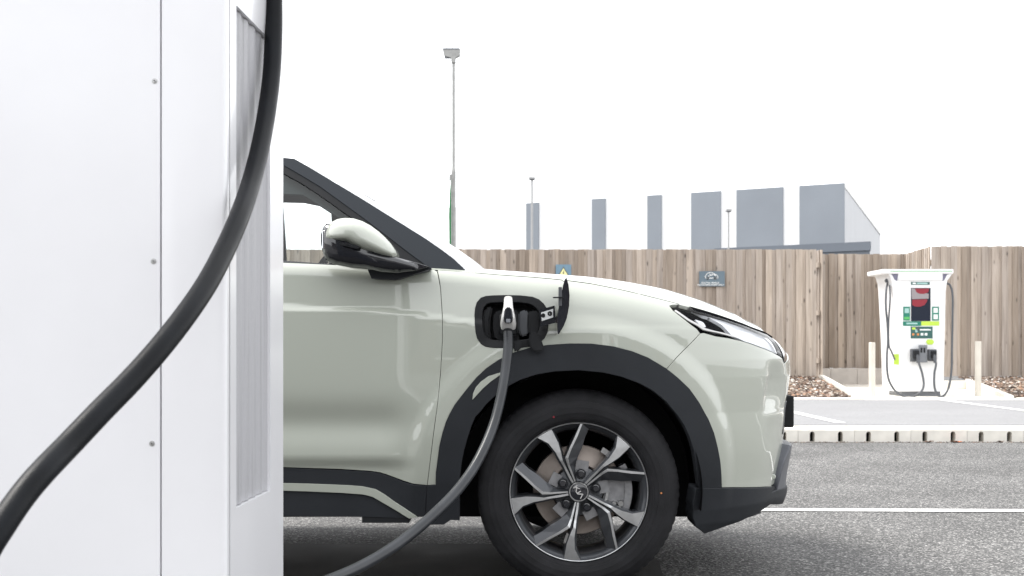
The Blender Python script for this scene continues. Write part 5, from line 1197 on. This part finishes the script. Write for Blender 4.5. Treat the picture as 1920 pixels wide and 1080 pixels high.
# unseen building added behind the camera so the glossy car side mirrors something dark
sb_ = thing('added_reflection_building', 'long dark brick building added out of view behind the camera to darken the reflections', 'building', (0, -21, 0))
M['brick'] = mat('dark_brick', (0.10, 0.075, 0.065), 0.85, var=.2, vscale=3); M['wpane'] = mat('window_pane', (0.05, 0.06, 0.07), 0.08, coat=.5)
b = MB(); b.box(-26, 26, -3, 0, 0, 4.6); b.build('wall', M['brick'], sb_)
b = MB(); b.box(-26.3, 26.3, -3.2, .5, 4.6, 4.9); b.build('roof', M['clad_d'], sb_)
for k_ in range(9):
    b = MB(); b.box(-24 + k_ * 5.6, -21.2 + k_ * 5.6, .0, .06, .9, 2.8); w_ = b.build('window', M['wpane'], sb_)
    b = MB(); b.box(-24.1 + k_ * 5.6, -21.1 + k_ * 5.6, .0, .10, .78, .9); b.box(-24.1 + k_ * 5.6, -21.1 + k_ * 5.6, .0, .10, 2.8, 2.92); b.build('frame', M['wmetal'], w_)
# ------------------------------------------------------------------ leaf litter by the kerb
def leaf(px, py, d, m, label, s=.03):
    p = at(px, py, d); b = MB(); n = 9
    pts = [(s * (1 + .35 * math.cos(5 * a)) * math.cos(a), s * .7 * (1 + .35 * math.cos(5 * a)) * math.sin(a), .006 + .012 * random.random()) for a in [2 * math.pi * k / n for k in range(n)]]
    b.add(pts + [(0, 0, .004)], [(k, (k + 1) % n, n) for k in range(n)])
    b.add([(x, y, z - .0015) for x, y, z in pts + [(0, 0, .004)]], [((k + 1) % n, k, n) for k in range(n)])
    o = b.build('fallen_leaf', m, None, loc=(p.x, d, .0)); return tag(o, label, 'leaf', 'leaf litter in the gutter')
M['leaf_o'] = mat('orange_leaf', (0.75, 0.2, 0.06), 0.7, var=.2, vscale=40); M['leaf_b'] = mat('brown_leaf', (0.12, 0.07, 0.05), 0.8, var=.3, vscale=40)
leaf(1796, 828, 11.33, M['leaf_o'], 'bright orange dead leaf in the gutter below a kerb slot', .032)
leaf(1788, 828, 11.3, M['leaf_b'], 'small brown dead leaf touching the bright orange leaf', .03)
leaf(1741, 828, 11.32, M['leaf_b'], 'dark brown dead leaf at a kerb slot left of the orange leaf', .035)
leaf(1876, 828, 11.33, M['leaf_b'], 'dark crumpled leaf in the gutter near the right edge', .025)
gm = MB()
for i in range(500):
    x = random.uniform(1, 6); y = 11.37 - abs(random.gauss(0, .03)); s_ = random.uniform(.003, .009)
    gm.add([(x - s_, y, 0), (x + s_, y - s_ * .4, 0), (x, y + s_ * .6, 0), (x, y, s_)], [(0, 1, 3), (1, 2, 3), (2, 0, 3)])
setting(gm.build('gutter_grit', M['stones']), 'stuff')

# ------------------------------------------------------------------ near charger
nc = thing('charging_station', 'tall glossy white charger cabinet filling the left foreground', 'charging station', (-.9, 2.65, 0))
def ncb(b, name, m, **k): 
    o = b.build(name, m, nc, **k); o.matrix_parent_inverse = Matrix.Translation(-nc.location); return o
A2, B2 = Vector((-.5016, 2.4)), Vector((-.4843, 2.89))
DX = at(302, 0, 2.4).x
b = MB(); b.box(-1.32, -.517, 2.425, 2.88, .10, 1.95); ncb(b, 'cabinet_core', M['dgrey'])
b = MB(); b.box(-1.32, DX - .0014, 2.398, 2.42, .12, 1.93, bev=.0012); ncb(b, 'door_panel', M['white_ch'])
b = MB()                                                    # corner post with rounded edge, runs into the side frame
prof2 = [(DX + .0014, 2.42), (DX + .0014, 2.3985), (DX + .003, 2.397)] + [(A2.x - .010, 2.397)] + [(A2.x - .010 + .010 * math.sin(t), 2.407 - .010 * math.cos(t)) for t in (math.radians(q) for q in (20, 40, 60, 80, 90))] + [(A2.x + .0003, 2.42)]
def vertical_sheet(mb, pr, z0, z1, mi=0):
    n = len(pr); mb.add([(x, y, z0) for x, y in pr] + [(x, y, z1) for x, y in pr], [(i, i + 1, i + 1 + n, i + n) for i in range(n - 1)], mi)
vertical_sheet(b, prof2, .12, 1.93); ncb(b, 'corner_post', M['white_ch'], smooth=True, auto=50)
def sp(t, off=0): 
    p = A2.lerp(B2, t); nx = Vector((B2.y - A2.y, -(B2.x - A2.x))).normalized(); return p + nx * off
t0, t1, gz0, gz1 = .1455, .735, .538, 1.449
b = MB()                                                    # side frame round the grille opening
def side_quad(mb, ta, tb_, z0, z1, off=0, mi=0):
    p, q = sp(ta, off), sp(tb_, off); mb.add([(p.x, p.y, z0), (q.x, q.y, z0), (q.x, q.y, z1), (p.x, p.y, z1)], [(0, 1, 2, 3)], mi)
ts = .052
side_quad(b, ts, t0, .12, 1.93); side_quad(b, t1, 1.0, .12, 1.93); side_quad(b, t0, t1, .12, gz0); side_quad(b, t0, t1, gz1, 1.93)
for (ta, tb_, za, zb) in ((t0, t0, gz0, gz1), (t1, t1, gz0, gz1)):
    p, q = sp(ta), sp(ta, -.012); b.add([(p.x, p.y, za), (q.x, q.y, za), (q.x, q.y, zb), (p.x, p.y, zb)], [(0, 1, 2, 3)])
for z in (gz0, gz1):
    p, q, r_, s_ = sp(t0), sp(t1), sp(t1, -.012), sp(t0, -.012); b.add([(v.x, v.y, z) for v in (p, q, r_, s_)], [(0, 1, 2, 3)])
p, q = sp(1.0), sp(1.0, -.03); b.add([(p.x, p.y, .12), (q.x, q.y, .12), (q.x, q.y, 1.93), (p.x, p.y, 1.93)], [(0, 1, 2, 3)])
p, q = sp(ts), sp(ts, -.01); b.add([(p.x, p.y, .12), (q.x, q.y, .12), (q.x, q.y, 1.93), (p.x, p.y, 1.93)], [(3, 2, 1, 0)])
ncb(b, 'side_frame', M['white_ch'])
b = MB(); n = 120; pr = []
for i in range(n + 1):
    t = t0 + (t1 - t0) * i / n; q = sp(t, -.008 + .002 * math.cos(2 * math.pi * 5 * i / n) ); pr.append((q.x, q.y))
vertical_sheet(b, pr, gz0 + .001, gz1 - .001); ncb(b, 'vent_grille', M['grille'], smooth=True, auto=80)
for (px, py) in ((290, 152), (288, 490), (285, 832)):
    p = at(px, py, 2.398); b = MB()
    lathe(b, [(.0001, -.0028), (.0022, -.0030), (.0024, -.0006), (.0048, -.0004), (.0054, .0004)], 20)
    lathe(b, [(.0001, -.0034), (.0012, -.0034), (.0012, -.0031)], 6, 1)
    o = b.build('screw', [M['steel'], M['dark']], nc, smooth=True, loc=(p.x, p.y, p.z)); o.matrix_parent_inverse = Matrix.Translation(-nc.location)
b = MB(); b.box(-1.33, -.47, 2.39, 2.9, 1.935, 1.99, bev=.008); ncb(b, 'roof_cap', M['white_ch'])
b = MB(); b.box(-1.28, -.53, 2.45, 2.86, 0, .1); ncb(b, 'base_plinth', M['mgrey'])
b = MB()
fg = [(508, -330, 2.76), (511, -150, 2.76), (513, -10, 2.74), (513, 60, 2.72), (509, 140, 2.68), (500, 210, 2.62), (487, 280, 2.54), (470, 345, 2.45), (450, 403, 2.35), (423, 465, 2.26), (390, 528, 2.17), (350, 588, 2.09), (300, 652, 2.02), (247, 712, 1.96), (190, 770, 1.90), (130, 833, 1.84), (80, 885, 1.78), (42, 930, 1.74), (4, 985, 1.70), (-32, 1045, 1.67), (-75, 1150, 1.65), (-90, 1400, 1.65)]
P = catmull([at(*q) for q in fg], 10); tube(b, P, .0176, 24)
tag(b.build('charging_cable', M['cable'], None, smooth=True), 'thick black cable sweeping down across the front of the near white charger', 'cable')
SC.render.film_transparent = False
